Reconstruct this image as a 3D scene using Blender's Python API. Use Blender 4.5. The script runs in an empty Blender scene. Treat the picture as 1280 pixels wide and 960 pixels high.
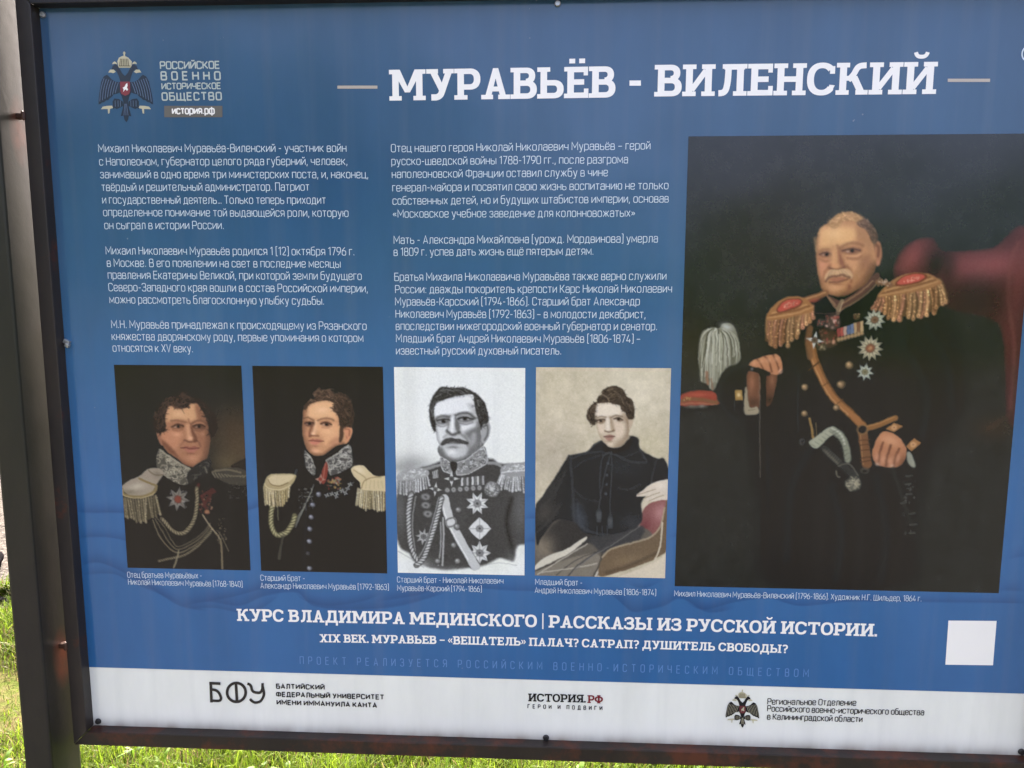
import bpy, bmesh, math, random
import numpy as np
from mathutils import Vector, Matrix
from mathutils.geometry import delaunay_2d_cdt

# ------------------------------------------------------------------ camera, sky, sun, exposure
scene = bpy.context.scene
S = 1.2                      # metres from the lens to the board along the optical axis
F = 960.0 / 1280.0           # focal length / picture width
RX, RY, RZ = (math.radians(a) for a in (7.58, 3.02, 0.08))
ZC = 1.437                   # height above the ground where the optical axis meets the board


def rot3(rx, ry, rz):
    cx, sx, cy, sy, cz, sz = math.cos(rx), math.sin(rx), math.cos(ry), math.sin(ry), math.cos(rz), math.sin(rz)
    return (np.array([[cz, -sz, 0], [sz, cz, 0], [0, 0, 1]]) @ np.array([[1, 0, 0], [0, cx, -sx], [0, sx, cx]])
            @ np.array([[cy, 0, sy], [0, 1, 0], [-sy, 0, cy]]))


ROT = rot3(RX, RY, RZ)
AX = np.array([[1, 0, 0], [0, 0, 1], [0, -1, 0]])
CAM_P = -ROT.T @ np.array([0, 0, 1.0])
CAM_W = S * (AX @ CAM_P) + np.array([0, 0, ZC])
Rb = AX @ ROT.T @ np.diag([1, -1, -1])
m4 = Matrix([[*Rb[0], CAM_W[0]], [*Rb[1], CAM_W[1]], [*Rb[2], CAM_W[2]], [0, 0, 0, 1]])
cd = bpy.data.cameras.new('camera')
cam = bpy.data.objects.new('camera', cd)
scene.collection.objects.link(cam)
cam.matrix_world = m4
cd.sensor_width = 36.0
cd.lens = 36.0 * F
cd.clip_start = 0.02
cd.clip_end = 3000.0
scene.camera = cam

SUN_EL, SUN_AZ = math.radians(36), math.radians(-18)     # azimuth from +Y (behind the board) towards +X
world = bpy.data.worlds.new('World')
scene.world = world
world.use_nodes = True
wn = world.node_tree
sky = wn.nodes.new('ShaderNodeTexSky')
sky.sky_type = 'NISHITA'
sky.sun_disc = False
sky.sun_elevation = SUN_EL
sky.sun_rotation = SUN_AZ
sky.air_density = 0.24
sky.dust_density = 10.0
sky.ozone_density = 0.0
bg = wn.nodes['Background']
bg.inputs['Strength'].default_value = 0.15
wn.links.new(sky.outputs[0], bg.inputs['Color'])
sl = bpy.data.lights.new('sun', 'SUN')
sl.energy = 2.0
sl.angle = math.radians(0.5)
sl.color = (1.0, 0.95, 0.86)
sun = bpy.data.objects.new('sun', sl)
scene.collection.objects.link(sun)
sd = Vector((math.sin(SUN_AZ) * math.cos(SUN_EL), math.cos(SUN_AZ) * math.cos(SUN_EL), math.sin(SUN_EL)))
sun.rotation_euler = sd.to_track_quat('Z', 'Y').to_euler()
sun.location = sd * 30
vs = scene.view_settings
vs.view_transform = 'Standard'
vs.look = 'None'
vs.gamma = 1.0
vs.use_curve_mapping = False
vs.exposure = 3.95

# ------------------------------------------------------------------ helpers
rng = np.random.default_rng(7)
random.seed(7)


def lin(c):
    c = np.asarray(c, dtype=float) / 255.0
    return np.where(c <= 0.04045, c / 12.92, ((c + 0.055) / 1.055) ** 2.4)


def rgba(c):
    return (*[float(v) for v in lin(c)], 1.0)


def ray(x, y):
    return ROT.T @ np.array([(x - 640) / 960.0, (y - 480) / 960.0, 1.0])


def on_board(x, y, depth=0.0):
    """Survey point of the photograph -> (X, Z) metres on the plane of the board (or a plane in front of it)."""
    d = ray(x, y)
    k = (depth / S - CAM_P[2]) / d[2]
    p = CAM_P + k * d
    return np.array([S * p[0], ZC - S * p[1]])


def on_ground(x, y, z=0.0):
    d = AX @ ray(x, y)
    k = (z - CAM_W[2]) / d[2]
    return CAM_W + k * d


def px_len(x, y):
    """metres per survey pixel at a place on the board"""
    a = on_board(x, y)
    b = on_board(x, y + 1)
    return abs(a[1] - b[1])


def link(name, me, mat=None, parent=None):
    o = bpy.data.objects.new(name, me)
    scene.collection.objects.link(o)
    if mat is not None:
        for m_ in (mat if isinstance(mat, (list, tuple)) else [mat]):
            me.materials.append(m_)
    if parent is not None:
        o.parent = parent
    return o


def tag(o, label=None, category=None, group=None, kind=None):
    for k, v in (('label', label), ('category', category), ('group', group), ('kind', kind)):
        if v:
            o[k] = v
    return o


def new_mat(name, col=(128, 128, 128), rough=0.5, spec=0.5, metal=0.0):
    m = bpy.data.materials.new(name)
    m.use_nodes = True
    b = m.node_tree.nodes['Principled BSDF']
    b.inputs['Base Color'].default_value = rgba(col)
    b.inputs['Roughness'].default_value = rough
    b.inputs['Specular IOR Level'].default_value = spec
    b.inputs['Metallic'].default_value = metal
    return m


def nd(m, t, **kw):
    n = m.node_tree.nodes.new(t)
    for k, v in kw.items():
        setattr(n, k, v)
    return n


def mesh_np(name, verts, faces, cols=None):
    """verts (n,3); faces (m,4) or (m,3)"""
    me = bpy.data.meshes.new(name)
    verts = np.asarray(verts, dtype=np.float32)
    faces = np.asarray(faces, dtype=np.int32)
    k = faces.shape[1]
    me.vertices.add(len(verts))
    me.vertices.foreach_set('co', verts.ravel())
    me.loops.add(faces.size)
    me.loops.foreach_set('vertex_index', faces.ravel())
    me.polygons.add(len(faces))
    me.polygons.foreach_set('loop_start', np.arange(0, faces.size, k, dtype=np.int32))
    if cols is not None:
        a = me.color_attributes.new('print', 'FLOAT_COLOR', 'POINT')
        c4 = np.ones((len(verts), 4), dtype=np.float32)
        c4[:, :3] = cols
        a.data.foreach_set('color', c4.ravel())
    me.update(calc_edges=True)
    return me


# ------------------------------------------------------------------ print shapes (flat union of polygons)
def union2d(polys):
    """polygons (lists of 2D points) -> triangulated union without overlaps"""
    vs_, fs = [], []
    for p in polys:
        ar = sum(a[0] * b[1] - b[0] * a[1] for a, b in zip(p, list(p[1:]) + [p[0]]))
        if ar < 0:
            p = list(p)[::-1]
        i0 = len(vs_)
        vs_ += [Vector((float(q[0]), float(q[1]))) for q in p]
        fs.append(list(range(i0, i0 + len(p))))
    r = delaunay_2d_cdt(vs_, [], fs, 1, 1e-5)
    return np.array([(v.x, v.y) for v in r[0]]).reshape(-1, 2), [tuple(f) for f, o in zip(r[2], r[5]) if o]


def round_path(pts, r, closed=False, n=5):
    pts = [np.array(p, float) for p in pts]
    if r <= 0:
        return pts
    out = []
    N = len(pts)
    for i, p in enumerate(pts):
        if not closed and i in (0, N - 1):
            out.append(p)
            continue
        a, b = pts[i - 1], pts[(i + 1) % N]
        da, db = a - p, b - p
        la, lb = np.hypot(*da), np.hypot(*db)
        lim = 0.5
        q = min(r, la * (lim if (closed or i - 1 > 0) else 1.0), lb * (lim if (closed or i + 1 < N - 1) else 1.0))
        p0, p1 = p + da / la * q, p + db / lb * q
        for t in np.linspace(0, 1, n + 1):
            # quarter super-ellipse-like corner
            w0, w1, w2 = (1 - t) ** 2, 2 * t * (1 - t) * 1.15, t ** 2
            out.append((p0 * w0 + p * w1 + p1 * w2) / (w0 + w1 + w2))
    res = [out[0]]
    for p in out[1:]:
        if np.hypot(*(p - res[-1])) > 1e-4:
            res.append(p)
    if closed and np.hypot(*(res[0] - res[-1])) < 1e-4:
        res.pop()
    return res


def stroke_quads(pts, w, closed=False):
    pts = [np.array(p, float) for p in pts]
    N = len(pts)
    L, R_ = [], []
    for i in range(N):
        if closed:
            d0, d1 = pts[i] - pts[i - 1], pts[(i + 1) % N] - pts[i]
        else:
            d0 = pts[i] - pts[max(i - 1, 0)]
            d1 = pts[min(i + 1, N - 1)] - pts[i]
            if i == 0:
                d0 = d1
            if i == N - 1:
                d1 = d0
        d0 = d0 / (np.hypot(*d0) + 1e-12)
        d1 = d1 / (np.hypot(*d1) + 1e-12)
        n0, n1 = np.array([-d0[1], d0[0]]), np.array([-d1[1], d1[0]])
        m = n0 + n1
        lm = np.hypot(*m)
        m = n0 if lm < 1e-6 else m / lm
        k = 1.0 / max(0.45, float(m @ n0))
        L.append(pts[i] + m * w / 2 * k)
        R_.append(pts[i] - m * w / 2 * k)
    qs = []
    for i in range(N if closed else N - 1):
        j = (i + 1) % N
        qs.append([R_[i], R_[j], L[j]])
        qs.append([R_[i], L[j], L[i]])
    return qs
# ------------------------------------------------------------------ lettering 1: thin condensed sans, drawn as strokes
# glyph: width|[c]radius:x,y x,y ...;...   cap height 10, x-height 7.5
THIN = '''
а 4.1|1.5:0.3,5.7 0.3,7.5 4.1,7.5 4.1,0;1.5:4.1,4.3 0,4.3 0,0 4.1,0
б 4.3|2:4.1,10.6 0,10 0,0 4.3,0 4.3,6.6 0,6.6
в 4.1|1.5:0,3.9 4.1,3.9 4.1,0 0,0;1.5:0,0 0,7.5 3.8,7.5 3.8,3.9 2,3.9
г 3|0:0,0 0,7.5 3.2,7.5
д 5|0.8:0.8,0 1.2,7.5 4.2,7.5 4.2,0;0:0,-1.7 0,0 5,0 5,-1.7
е 4.2|1.9:0,3.6 4.2,3.6 4.2,7.5 0,7.5 0,0 4.1,0 4.1,1.7
ё 4.2|1.9:0,3.6 4.2,3.6 4.2,7.5 0,7.5 0,0 4.1,0 4.1,1.7;0:0.8,9.4 1.6,9.4;0:2.7,9.4 3.5,9.4
ж 6.4|0:3.2,0 3.2,7.5;0:0,0 2.3,3.8 0.1,7.5;0:6.4,0 4.1,3.8 6.3,7.5;0:2.3,3.8 4.1,3.8
з 3.9|1.6:0,5.9 0,7.5 3.7,7.5 3.7,3.9 1.2,3.9;1.6:1.2,3.9 3.9,3.9 3.9,0 0,0 0,1.6
и 4.2|0:0,7.5 0,0;0:0.2,0.6 4,6.9;0:4.2,7.5 4.2,0
й 4.2|0:0,7.5 0,0;0:0.2,0.6 4,6.9;0:4.2,7.5 4.2,0;0.9:1,10.2 1,9 3.2,9 3.2,10.2
к 4|0:0,0 0,7.5;0:0,3.8 1.3,3.8 3.9,7.5;0:1.3,3.8 4.1,0
л 4.5|0.9:0,0 1,0.1 1.1,7.5 4.4,7.5 4.4,0
м 5.4|0:0,0 0,7.5 2.7,1.8 5.4,7.5 5.4,0
н 4.2|0:0,0 0,7.5;0:4.2,0 4.2,7.5;0:0,3.8 4.2,3.8
о 4.3|c2.15:0,0 0,7.5 4.3,7.5 4.3,0
п 4.2|0:0,0 0,7.5 4.2,7.5 4.2,0
р 4.3|0:0,-2.6 0,7.5;2:0,7.5 4.3,7.5 4.3,0 0,0
с 4.1|2:4.1,5.6 4.1,7.5 0,7.5 0,0 4.1,0 4.1,1.9
т 3.9|0:1.95,0 1.95,7.5;0:-0.1,7.5 4,7.5
у 4.2|0:0,7.5 2.2,0.4;0.8:4.2,7.5 1.8,-2.6 0.3,-2.6
ф 6.4|0:3.2,-2.6 3.2,10;c2:0,0 0,7.5 6.4,7.5 6.4,0
х 4|0:0,0 4,7.5;0:4,0 0,7.5
ц 4.7|0:0,7.5 0,0 5,0 5,-1.7;0:4.1,7.5 4.1,0
ч 4.1|1.7:0,7.5 0,3.2 4.1,3.2;0:4.1,7.5 4.1,0
ш 6.4|0:0,7.5 0,0 6.4,0 6.4,7.5;0:3.2,7.5 3.2,0
щ 6.9|0:0,7.5 0,0 7.2,0 7.2,-1.7;0:3.2,7.5 3.2,0;0:6.4,7.5 6.4,0
ы 5.6|1.7:0,7.5 0,0 3.8,0 3.8,4.3 0,4.3;0:5.6,0 5.6,7.5
ь 4|1.7:0,7.5 0,0 4,0 4,4.3 0,4.3
э 4|2:0,5.7 0,7.5 4,7.5 4,0 0,0 0,1.8;0:1,3.8 4,3.8
ю 6.2|0:0,0 0,7.5;0:0,3.8 2,3.8;c2:2,0 2,7.5 6.2,7.5 6.2,0
я 4.1|1.7:4.1,0 4.1,7.5 0.1,7.5 0.1,3.3 4.1,3.3;0:1.9,3.3 0,0
А 5.2|0:0,0 2.6,10 5.2,0;0:0.8,2.8 4.4,2.8
Б 4.7|0:4.4,10 0,10 0,0;1.9:0,0 4.7,0 4.7,5.7 0,5.7
В 4.7|1.7:0,5.2 4.7,5.2 4.7,0 0,0;1.7:0,0 0,10 4.4,10 4.4,5.2 2,5.2
Г 4|0:0,0 0,10 4.2,10
Д 5.8|0.8:1,0 1.3,10 4.9,10 4.9,0;0:0,-1.8 0,0 5.8,0 5.8,-1.8
Е 4.2|0:4.3,0 0,0 0,10 4.3,10;0:0,5.2 3.8,5.2
З 4.5|1.9:0,8 0,10 4.3,10 4.3,5.2 1.4,5.2;1.9:1.4,5.2 4.5,5.2 4.5,0 0,0 0,2
И 5|0:0,10 0,0;0:0.2,0.8 4.8,9.2;0:5,10 5,0
Й 5|0:0,10 0,0;0:0.2,0.8 4.8,9.2;0:5,10 5,0;0.9:1.3,12.4 1.3,11.3 3.7,11.3 3.7,12.4
К 4.8|0:0,0 0,10;0:0,5 1.5,5 4.7,10;0:1.5,5 4.9,0
Л 5|0.9:0,0 1,0.1 1.2,10 4.9,10 4.9,0
М 6.4|0:0,0 0,10 3.2,3 6.4,10 6.4,0
Н 4.9|0:0,0 0,10;0:4.9,0 4.9,10;0:0,5.2 4.9,5.2
О 4.9|c2.4:0,0 0,10 4.9,10 4.9,0
П 4.8|0:0,0 0,10 4.8,10 4.8,0
Р 4.7|0:0,0 0,10;1.9:0,10 4.7,10 4.7,4.4 0,4.4
С 4.7|2.3:4.7,7.6 4.7,10 0,10 0,0 4.7,0 4.7,2.4
Т 4.8|0:2.4,0 2.4,10;0:-0.1,10 4.9,10
У 4.8|0:0,10 2.5,3.2;0.8:4.8,10 2,0 0.5,0
Ф 6.6|0:3.3,-0.4 3.3,10.4;c2.2:0,1.6 0,8.6 6.6,8.6 6.6,1.6
Х 4.8|0:0,0 4.8,10;0:4.8,0 0,10
Ц 5.4|0:0,10 0,0 5.8,0 5.8,-1.8;0:4.8,10 4.8,0
Ч 4.7|1.9:0,10 0,4.4 4.7,4.4;0:4.7,10 4.7,0
Ш 7.2|0:0,10 0,0 7.2,0 7.2,10;0:3.6,10 3.6,0
Щ 7.7|0:0,10 0,0 8,0 8,-1.8;0:3.6,10 3.6,0;0:7.2,10 7.2,0
Ы 6.2|1.9:0,10 0,0 4.4,0 4.4,5.6 0,5.6;0:6.2,0 6.2,10
Ь 4.6|1.9:0,10 0,0 4.6,0 4.6,5.6 0,5.6
Я 4.7|1.9:4.7,0 4.7,10 0.1,10 0.1,4.6 4.7,4.6;0:2.2,4.6 0,0
X 4.8|0:0,0 4.8,10;0:4.8,0 0,10
V 5|0:0,10 2.5,0 5,10
0 4.4|c2.2:0,0 0,10 4.4,10 4.4,0
1 2.4|0:0,8.4 2,10 2,0
2 4.2|2:0,7.8 0,10 4.2,10 4.2,5.8 0.2,0 4.4,0
3 4.2|1.9:0,8.2 0,10 4,10 4,5.3 1.4,5.3;1.9:1.4,5.3 4.2,5.3 4.2,0 0,0 0,1.9
4 4.5|0:3.4,0 3.4,4.6;0:2.4,10 0,2.2 4.7,2.2
6 4.4|2.1:3.4,10 0,6 0,0 4.4,0 4.4,5.8 0.4,5.8
7 4.2|0:0,10 4.2,10 1.5,0
8 4.4|c1.9:0,0 0,5.3 4.4,5.3 4.4,0;c1.7:0.3,5.3 0.3,10 4.1,10 4.1,5.3
9 4.4|2.1:1,0 4.4,4 4.4,10 0,10 0,4.2 4,4.2
( 1.4|0.7:1.6,11 0,11 0,-1.2 1.6,-1.2
) 1.4|0.7:0,11 1.6,11 1.6,-1.2 0,-1.2
- 2.6|0:0,4.2 2.6,4.2
– 4|0:0,4.2 4,4.2
. 0.9|0:0.45,0 0.45,1.1
, 0.9|0:0.5,1 0.1,-1.8
: 0.9|0:0.45,0 0.45,1.1;0:0.45,5.6 0.45,6.7
« 4|0:1.6,6 0,3.9 1.6,1.8;0:3.6,6 2,3.9 3.6,1.8
» 4|0:0,6 1.6,3.9 0,1.8;0:2,6 3.6,3.9 2,1.8
| 1|0:0.5,-1.5 0.5,11.5
'''


def parse_thin():
    d = {}
    for ln in THIN.strip().splitlines():
        ch, rest = ln[0], ln[2:]
        w, ps = rest.split('|', 1)
        paths = []
        for p in ps.split(';'):
            h, pts = p.split(':')
            cl = h[0] == 'c'
            paths.append((float(h.lstrip('c')), cl, [tuple(map(float, q.split(','))) for q in pts.split()]))
        d[ch] = (float(w), paths)
    return d


THIN_G = parse_thin()


def glyphs_thin(text, track=1.75, space=2.6):
    """[(pen x, paths)], total width in units"""
    x, out = 0.0, []
    for ch in text:
        if ch == ' ':
            x += space
            continue
        if ch == '…':
            for k in range(3):
                out.append((x, THIN_G['.'][1]))
                x += 1.7
            x += 0.6
            continue
        w, paths = THIN_G[ch]
        out.append((x, paths))
        x += w + track
    return out, x - track


# ------------------------------------------------------------------ lettering 2: bold slab serif, built from stems, serifs and bowls
def slab_glyph(ch, st=2.15, th=1.75, sf=1.45, ov=1.05):
    """-> width, polygons (cap height 10); st stem, th thin, sf serif thickness, ov serif overhang"""
    P = []

    def rect(x0, y0, x1, y1):
        P.append([(x0, y0), (x1, y0), (x1, y1), (x0, y1)])

    def V(x, ser='tb', y0=0.0, y1=10.0, l=ov, r=ov):
        rect(x - st / 2, y0, x + st / 2, y1)
        if 't' in ser:
            rect(x - st / 2 - l, y1 - sf, x + st / 2 + r, y1)
        if 'b' in ser:
            rect(x - st / 2 - l, y0, x + st / 2 + r, y0 + sf)

    def D(pts, w=th, r=0, closed=False):
        P.extend(stroke_quads(round_path(pts, r, closed, 7), w, closed))

    def ring(cx, cy, rx, ry, wx, wy, a0=0, a1=360, n=30):
        for i in range(n):
            q = []
            for a, k in ((i, 1), (i + 1, 1), (i + 1, 0), (i, 0)):
                t = math.radians(a0 + (a1 - a0) * a / n)
                c, s = math.cos(t), math.sin(t)
                e = 0.87
                c, s = math.copysign(abs(c) ** e, c), math.copysign(abs(s) ** e, s)
                q.append((cx + (rx - (0 if k else wx)) * c, cy + (ry - (0 if k else wy)) * s))
            P.append(q)
    h = st / 2
    if ch == 'М':
        V(2.1, '', 0, 10)
        rect(0, 0, 4.1, sf); rect(0, 10 - sf, 2.2, 10)
        V(10, '', 0, 10)
        rect(8.0, 0, 12.1, sf); rect(9.9, 10 - sf, 12.1, 10)
        P.append([(1.1, 10), (3.6, 10), (6.9, 2.6), (5.2, 2.6)])
        P.append([(11, 10), (8.5, 10), (5.2, 2.6), (6.9, 2.6)])
        w = 12.1
    elif ch == 'У':
        rect(0, 10 - sf, 3.9, 10); rect(5.6, 10 - sf, 9.1, 10)
        P.append([(1.0, 9.4), (3.3, 9.4), (5.7, 4.4), (4.5, 2.4)])
        D([(7.6, 9.5), (4.75, 1.6), (3.6, 0.85), (1.6, 0.85)], st * .95, 1.2)
        w = 9.1
    elif ch == 'Р':
        V(2.0, 'tb', r=1.15)
        rect(2, 10 - th, 5.2, 10); rect(2, 3.2, 5.2, 3.2 + th)
        ring(5.0, 6.6, 3.5, 3.4, st, th, -90, 90)
        w = 8.5
    elif ch in 'ВЬЫ':
        V(2.0, 'tb' if ch != 'В' else 'tb', r=(1.0 if ch != 'В' else 0.2))
        hb = 5.9
        rect(2, 0, 5.4, th); rect(2, hb - th, 5.2, hb)
        ring(5.2, hb / 2, 3.3, hb / 2, st, th, -90, 90)
        w = 8.5
        if ch == 'В':
            rect(2, 10 - th, 5.0, 10)
            ring(4.9, 7.35, 3.05, 2.65, st * .95, th, -90, 90)
        if ch == 'Ы':
            V(11.0, 'tb')
            w = 13.2
    elif ch == 'А':
        P.append([(1.2, 0.6), (3.2, 0.6), (5.6, 10), (3.9, 10)])
        P.append([(8.3, 0.6), (6.3, 0.6), (3.9, 10), (5.6, 10)])
        rect(2.4, 2.5, 7.0, 2.5 + th * .9)
        rect(0, 0, 3.9, sf); rect(5.6, 0, 9.5, sf)
        w = 9.5
    elif ch in 'ЁЕ':
        V(2.0, 'tb', r=0)
        rect(2, 0, 7.8, th); rect(2, 10 - th, 7.6, 10); rect(2, 4.25, 6.4, 4.25 + th)
        rect(7.8 - 1.45, 0, 7.8, 3.0); rect(7.6 - 1.4, 7.2, 7.6, 10)
        if ch == 'Ё':
            rect(1.5, 11.1, 3.4, 12.6); rect(4.7, 11.1, 6.6, 12.6)
        w = 7.8
    elif ch in 'ИЙ':
        V(2.1); V(8.1)
        D([(2.9, 1.9), (7.3, 8.1)], 1.75)
        if ch == 'Й':
            D([(3.3, 13.0), (3.7, 11.6), (6.5, 11.6), (6.9, 13.0)], 1.2, 1.3)
        w = 10.2
    elif ch == 'Л':
        rect(2.6, 10 - th, 9.0, 10); V(7.6, 'b', r=ov); rect(7.6, 10 - sf, 9.7, 10)
        rect(2.0, 10 - sf, 3.4, 10)
        D([(3.9, 9.6), (3.7, 4.0), (3.0, 0.9), (0.9, 0.85)], st * .92, 1.6)
        w = 9.8
    elif ch == 'Д':
        rect(2.4, 10 - th, 9.2, 10); rect(7.0, 0.5, 7.0 + st, 10)
        D([(3.9, 9.6), (3.6, 4.2), (2.4, 1.0)], st * .92, 1.6)
        rect(0.2, 0, 10.2, th); rect(0.2, -2.3, 1.9, 0.5); rect(8.5, -2.3, 10.2, 0.5)
        w = 10.4
    elif ch == 'Н':
        V(2.1); V(7.9)
        rect(2.1, 4.2, 7.9, 4.2 + th)
        w = 10
    elif ch == 'П':
        V(2.1); V(7.9)
        rect(2.1, 10 - th, 7.9, 10)
        w = 10
    elif ch in 'СО':
        if ch == 'О':
            ring(4.6, 5, 4.6, 5.15, st, th)
            w = 9.2
        else:
            ring(4.6, 5, 4.6, 5.15, st, th, 42, 322)
            rect(7.0, 6.6, 8.55, 9.0); P.append([(6.6, 1.2), (7.8, 1.0), (8.7, 3.0), (7.0, 3.2)])
            w = 8.9
    elif ch == 'К':
        V(2.0, r=.85)
        rect(2, 4.4, 4.6, 4.4 + 1.5)
        D([(3.6, 4.6), (5.2, 6.2), (6.4, 9.0), (9.0, 9.15)], st * .85, 1.5)
        P.append([(4.0, 5.6), (6.3, 5.9), (8.9, 0.7), (6.6, 0.7)])
        rect(6.0, 0, 9.8, sf)
        w = 9.8
    elif ch == 'Г':
        V(2.0, 'tb', r=1.0)
        rect(2, 10 - th, 7.6, 10); rect(7.6 - 1.4, 6.9, 7.6, 10)
        w = 7.7
    elif ch == 'З':
        ring(3.9, 7.35, 3.5, 2.75, st * .9, th, -90, 150)
        ring(3.9, 2.85, 3.9, 2.95, st, th, -152, 90)
        rect(2.2, 4.25, 4.2, 5.8)
        rect(0.35, 6.9, 1.7, 9.2); rect(0.0, 1.0, 1.5, 3.2)
        w = 7.9
    elif ch == 'Т':
        V(4.7, 'b', l=1.2, r=1.2)
        rect(0.2, 10 - th, 9.2, 10); rect(0.2, 7.0, 1.6, 10); rect(7.8, 7.0, 9.2, 10)
        w = 9.4
    elif ch in 'ХX':
        P.append([(1.0, 9.4), (3.4, 9.4), (8.6, 0.6), (6.2, 0.6)])
        P.append([(1.0, 0.6), (3.4, 0.6), (8.6, 9.4), (6.2, 9.4)])
        for x0, x1 in ((0, 4), (5.6, 9.6)):
            rect(x0, 0, x1, sf); rect(x0, 10 - sf, x1, 10)
        w = 9.6
    elif ch == 'I':
        V(2.2)
        w = 4.4
    elif ch == 'Ш':
        V(2.1, r=.5); V(6.9, 't', l=.5, r=.5); V(11.7, l=.5)
        rect(2.1, 0, 11.7, th)
        w = 13.8
    elif ch == 'Ч':
        V(7.4, 'tb')
        D([(2.1, 10), (2.1, 4.6), (7.4, 4.6)], st * .95, 2.2)
        rect(0, 10 - sf, 4.1, 10)
        w = 9.5
    elif ch == 'Б':
        V(2.0, 'tb', r=0)
        rect(2, 10 - th, 7.6, 10); rect(6.2, 7.2, 7.6, 10)
        rect(2, 0, 5.4, th); rect(2, 5.9 - th, 5.2, 5.9)
        ring(5.2, 2.95, 3.3, 2.95, st, th, -90, 90)
        w = 8.5
    elif ch == 'Я':
        V(6.7, 'tb', l=.9)
        rect(3.3, 10 - th, 6.7, 10); rect(3.3, 3.6, 6.7, 3.6 + th)
        ring(3.6, 6.8, 3.4, 3.2, st, th, 90, 270)
        P.append([(3.2, 4.4), (5.4, 4.4), (3.4, 0.7), (1.2, 0.7)])
        rect(0, 0, 3.4, sf)
        w = 8.8
    elif ch == 'Ф':
        V(5.2, 'tb', y0=-.2, y1=10.2)
        ring(5.2, 5, 5.2, 3.6, st, th)
        w = 10.4
    elif ch == '?':
        ring(3.2, 7.2, 3.2, 2.95, st * .85, th, -75, 160)
        rect(2.3, 2.9, 2.3 + st * .85, 5.4)
        rect(2.2, 0, 2.2 + st * .95, 1.9)
        w = 6.4
    elif ch in '«»':
        for x in (0, 2.6):
            pts = [(x + 2.2, 7), (x + 0.4, 4.6), (x + 2.2, 2.2)]
            if ch == '»':
                pts = [(x + 0.4, 7), (x + 2.2, 4.6), (x + 0.4, 2.2)]
            D(pts, 1.1)
        w = 5.2
    elif ch == '–':
        rect(0.2, 4.1, 6.0, 5.5)
        w = 6.2
    elif ch == '.':
        rect(0, 0, 1.9, 1.9)
        w = 1.9
    elif ch == '|':
        rect(0.4, -1.4, 1.4, 11.4)
        w = 1.8
    else:
        raise KeyError(ch)
    return w, P


def glyphs_slab(text, track=0.25, space=3.2, **kw):
    x, out = 0.0, []
    for ch in text:
        if ch == ' ':
            x += space
            continue
        w, P = slab_glyph(ch, **kw)
        out.append((x, P))
        x += w + track
    return out, x - track


class Ink:
    """collects flat printed shapes in board coordinates; build() makes one mesh"""

    def __init__(self, lift):
        self.v, self.f, self.n, self.lift = [], [], 0, lift

    def add(self, v2, faces):
        self.v.append(np.asarray(v2, float))
        self.f += [tuple(i + self.n for i in f) for f in faces]
        self.n += len(v2)

    def polys(self, polys, to_board):
        v, f = union2d(polys)
        self.add(np.array([to_board(p) for p in v]), f)

    def build(self, name, mat, parent):
        v = np.concatenate(self.v)
        me = bpy.data.meshes.new(name)
        me.from_pydata([(p[0], -self.lift, p[1]) for p in v], [], self.f)
        # face the reader
        bm = bmesh.new()
        bm.from_mesh(me)
        bm.normal_update()
        for f in bm.faces:
            if f.normal.y > 0:
                f.normal_flip()
        bm.to_mesh(me)
        bm.free()
        return link(name, me, mat, parent)

    # --- line of lettering between two survey points (baseline), optional sag point in the middle
    def frame(self, p0, p1, total, cap, mid=None):
        a, b = on_board(*p0), on_board(*p1)
        m = None
        if mid is not None:
            q = on_board(*mid)
            tm = (q[0] - a[0]) / (b[0] - a[0])
            m = (q[1] - (a[1] + (b[1] - a[1]) * tm)) / (4 * tm * (1 - tm))
        sy = cap * px_len((p0[0] + p1[0]) / 2, (p0[1] + p1[1]) / 2) / 10.0
        sx = (b[0] - a[0]) / total

        def tb(x, y):
            t = x / total
            z = a[1] + (b[1] - a[1]) * t + (4 * m * t * (1 - t) if m is not None else 0)
            return np.array([a[0] + sx * x, z + sy * y])
        return tb, sx, sy

    def thin(self, text, p0, p1, cap, w=1.0, mid=None, track=1.75, space=2.6):
        gl, total = glyphs_thin(text, track, space)
        tb, sx, sy = self.frame(p0, p1, total, cap, mid)
        k = sx / sy
        for x, paths in gl:
            ps = []
            for r, cl, pts in paths:
                q = round_path([(u * k, v) for u, v in pts], r * min(1, k * 1.05), cl, 4)
                ps += stroke_quads(q, w, cl)
            v, f = union2d(ps)
            self.add(np.array([tb(x + p[0] / k, p[1]) for p in v]), f)

    def slab(self, text, p0, p1, cap, mid=None, track=0.25, space=3.2, **kw):
        gl, total = glyphs_slab(text, track, space, **kw)
        tb, sx, sy = self.frame(p0, p1, total, cap, mid)
        for x, P in gl:
            v, f = union2d(P)
            self.add(np.array([tb(x + p[0], p[1]) for p in v]), f)

    def rect(self, x0, y0, x1, y1):
        q = [on_board(x, y) for x, y in ((x0, y1), (x1, y1), (x1, y0), (x0, y0))]
        self.add(np.array(q), [(0, 1, 2, 3)])

# ------------------------------------------------------------------ materials of the board
def glossy_print(m, base_socket=None):
    """printed film: soft gloss, faint buckling"""
    b = m.node_tree.nodes['Principled BSDF']
    tc = nd(m, 'ShaderNodeTexCoord')
    n1 = nd(m, 'ShaderNodeTexNoise')
    n1.inputs['Scale'].default_value = 4.5
    n1.inputs['Detail'].default_value = 1.0
    bp = nd(m, 'ShaderNodeBump')
    bp.inputs['Strength'].default_value = 0.09
    bp.inputs['Distance'].default_value = 0.05
    L = m.node_tree.links
    L.new(tc.outputs['Object'], n1.inputs['Vector'])
    L.new(n1.outputs[0], bp.inputs['Height'])
    L.new(bp.outputs[0], b.inputs['Normal'])
    b.inputs['Roughness'].default_value = 0.17
    b.inputs['Specular IOR Level'].default_value = 0.45
    return tc, b, L


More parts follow.
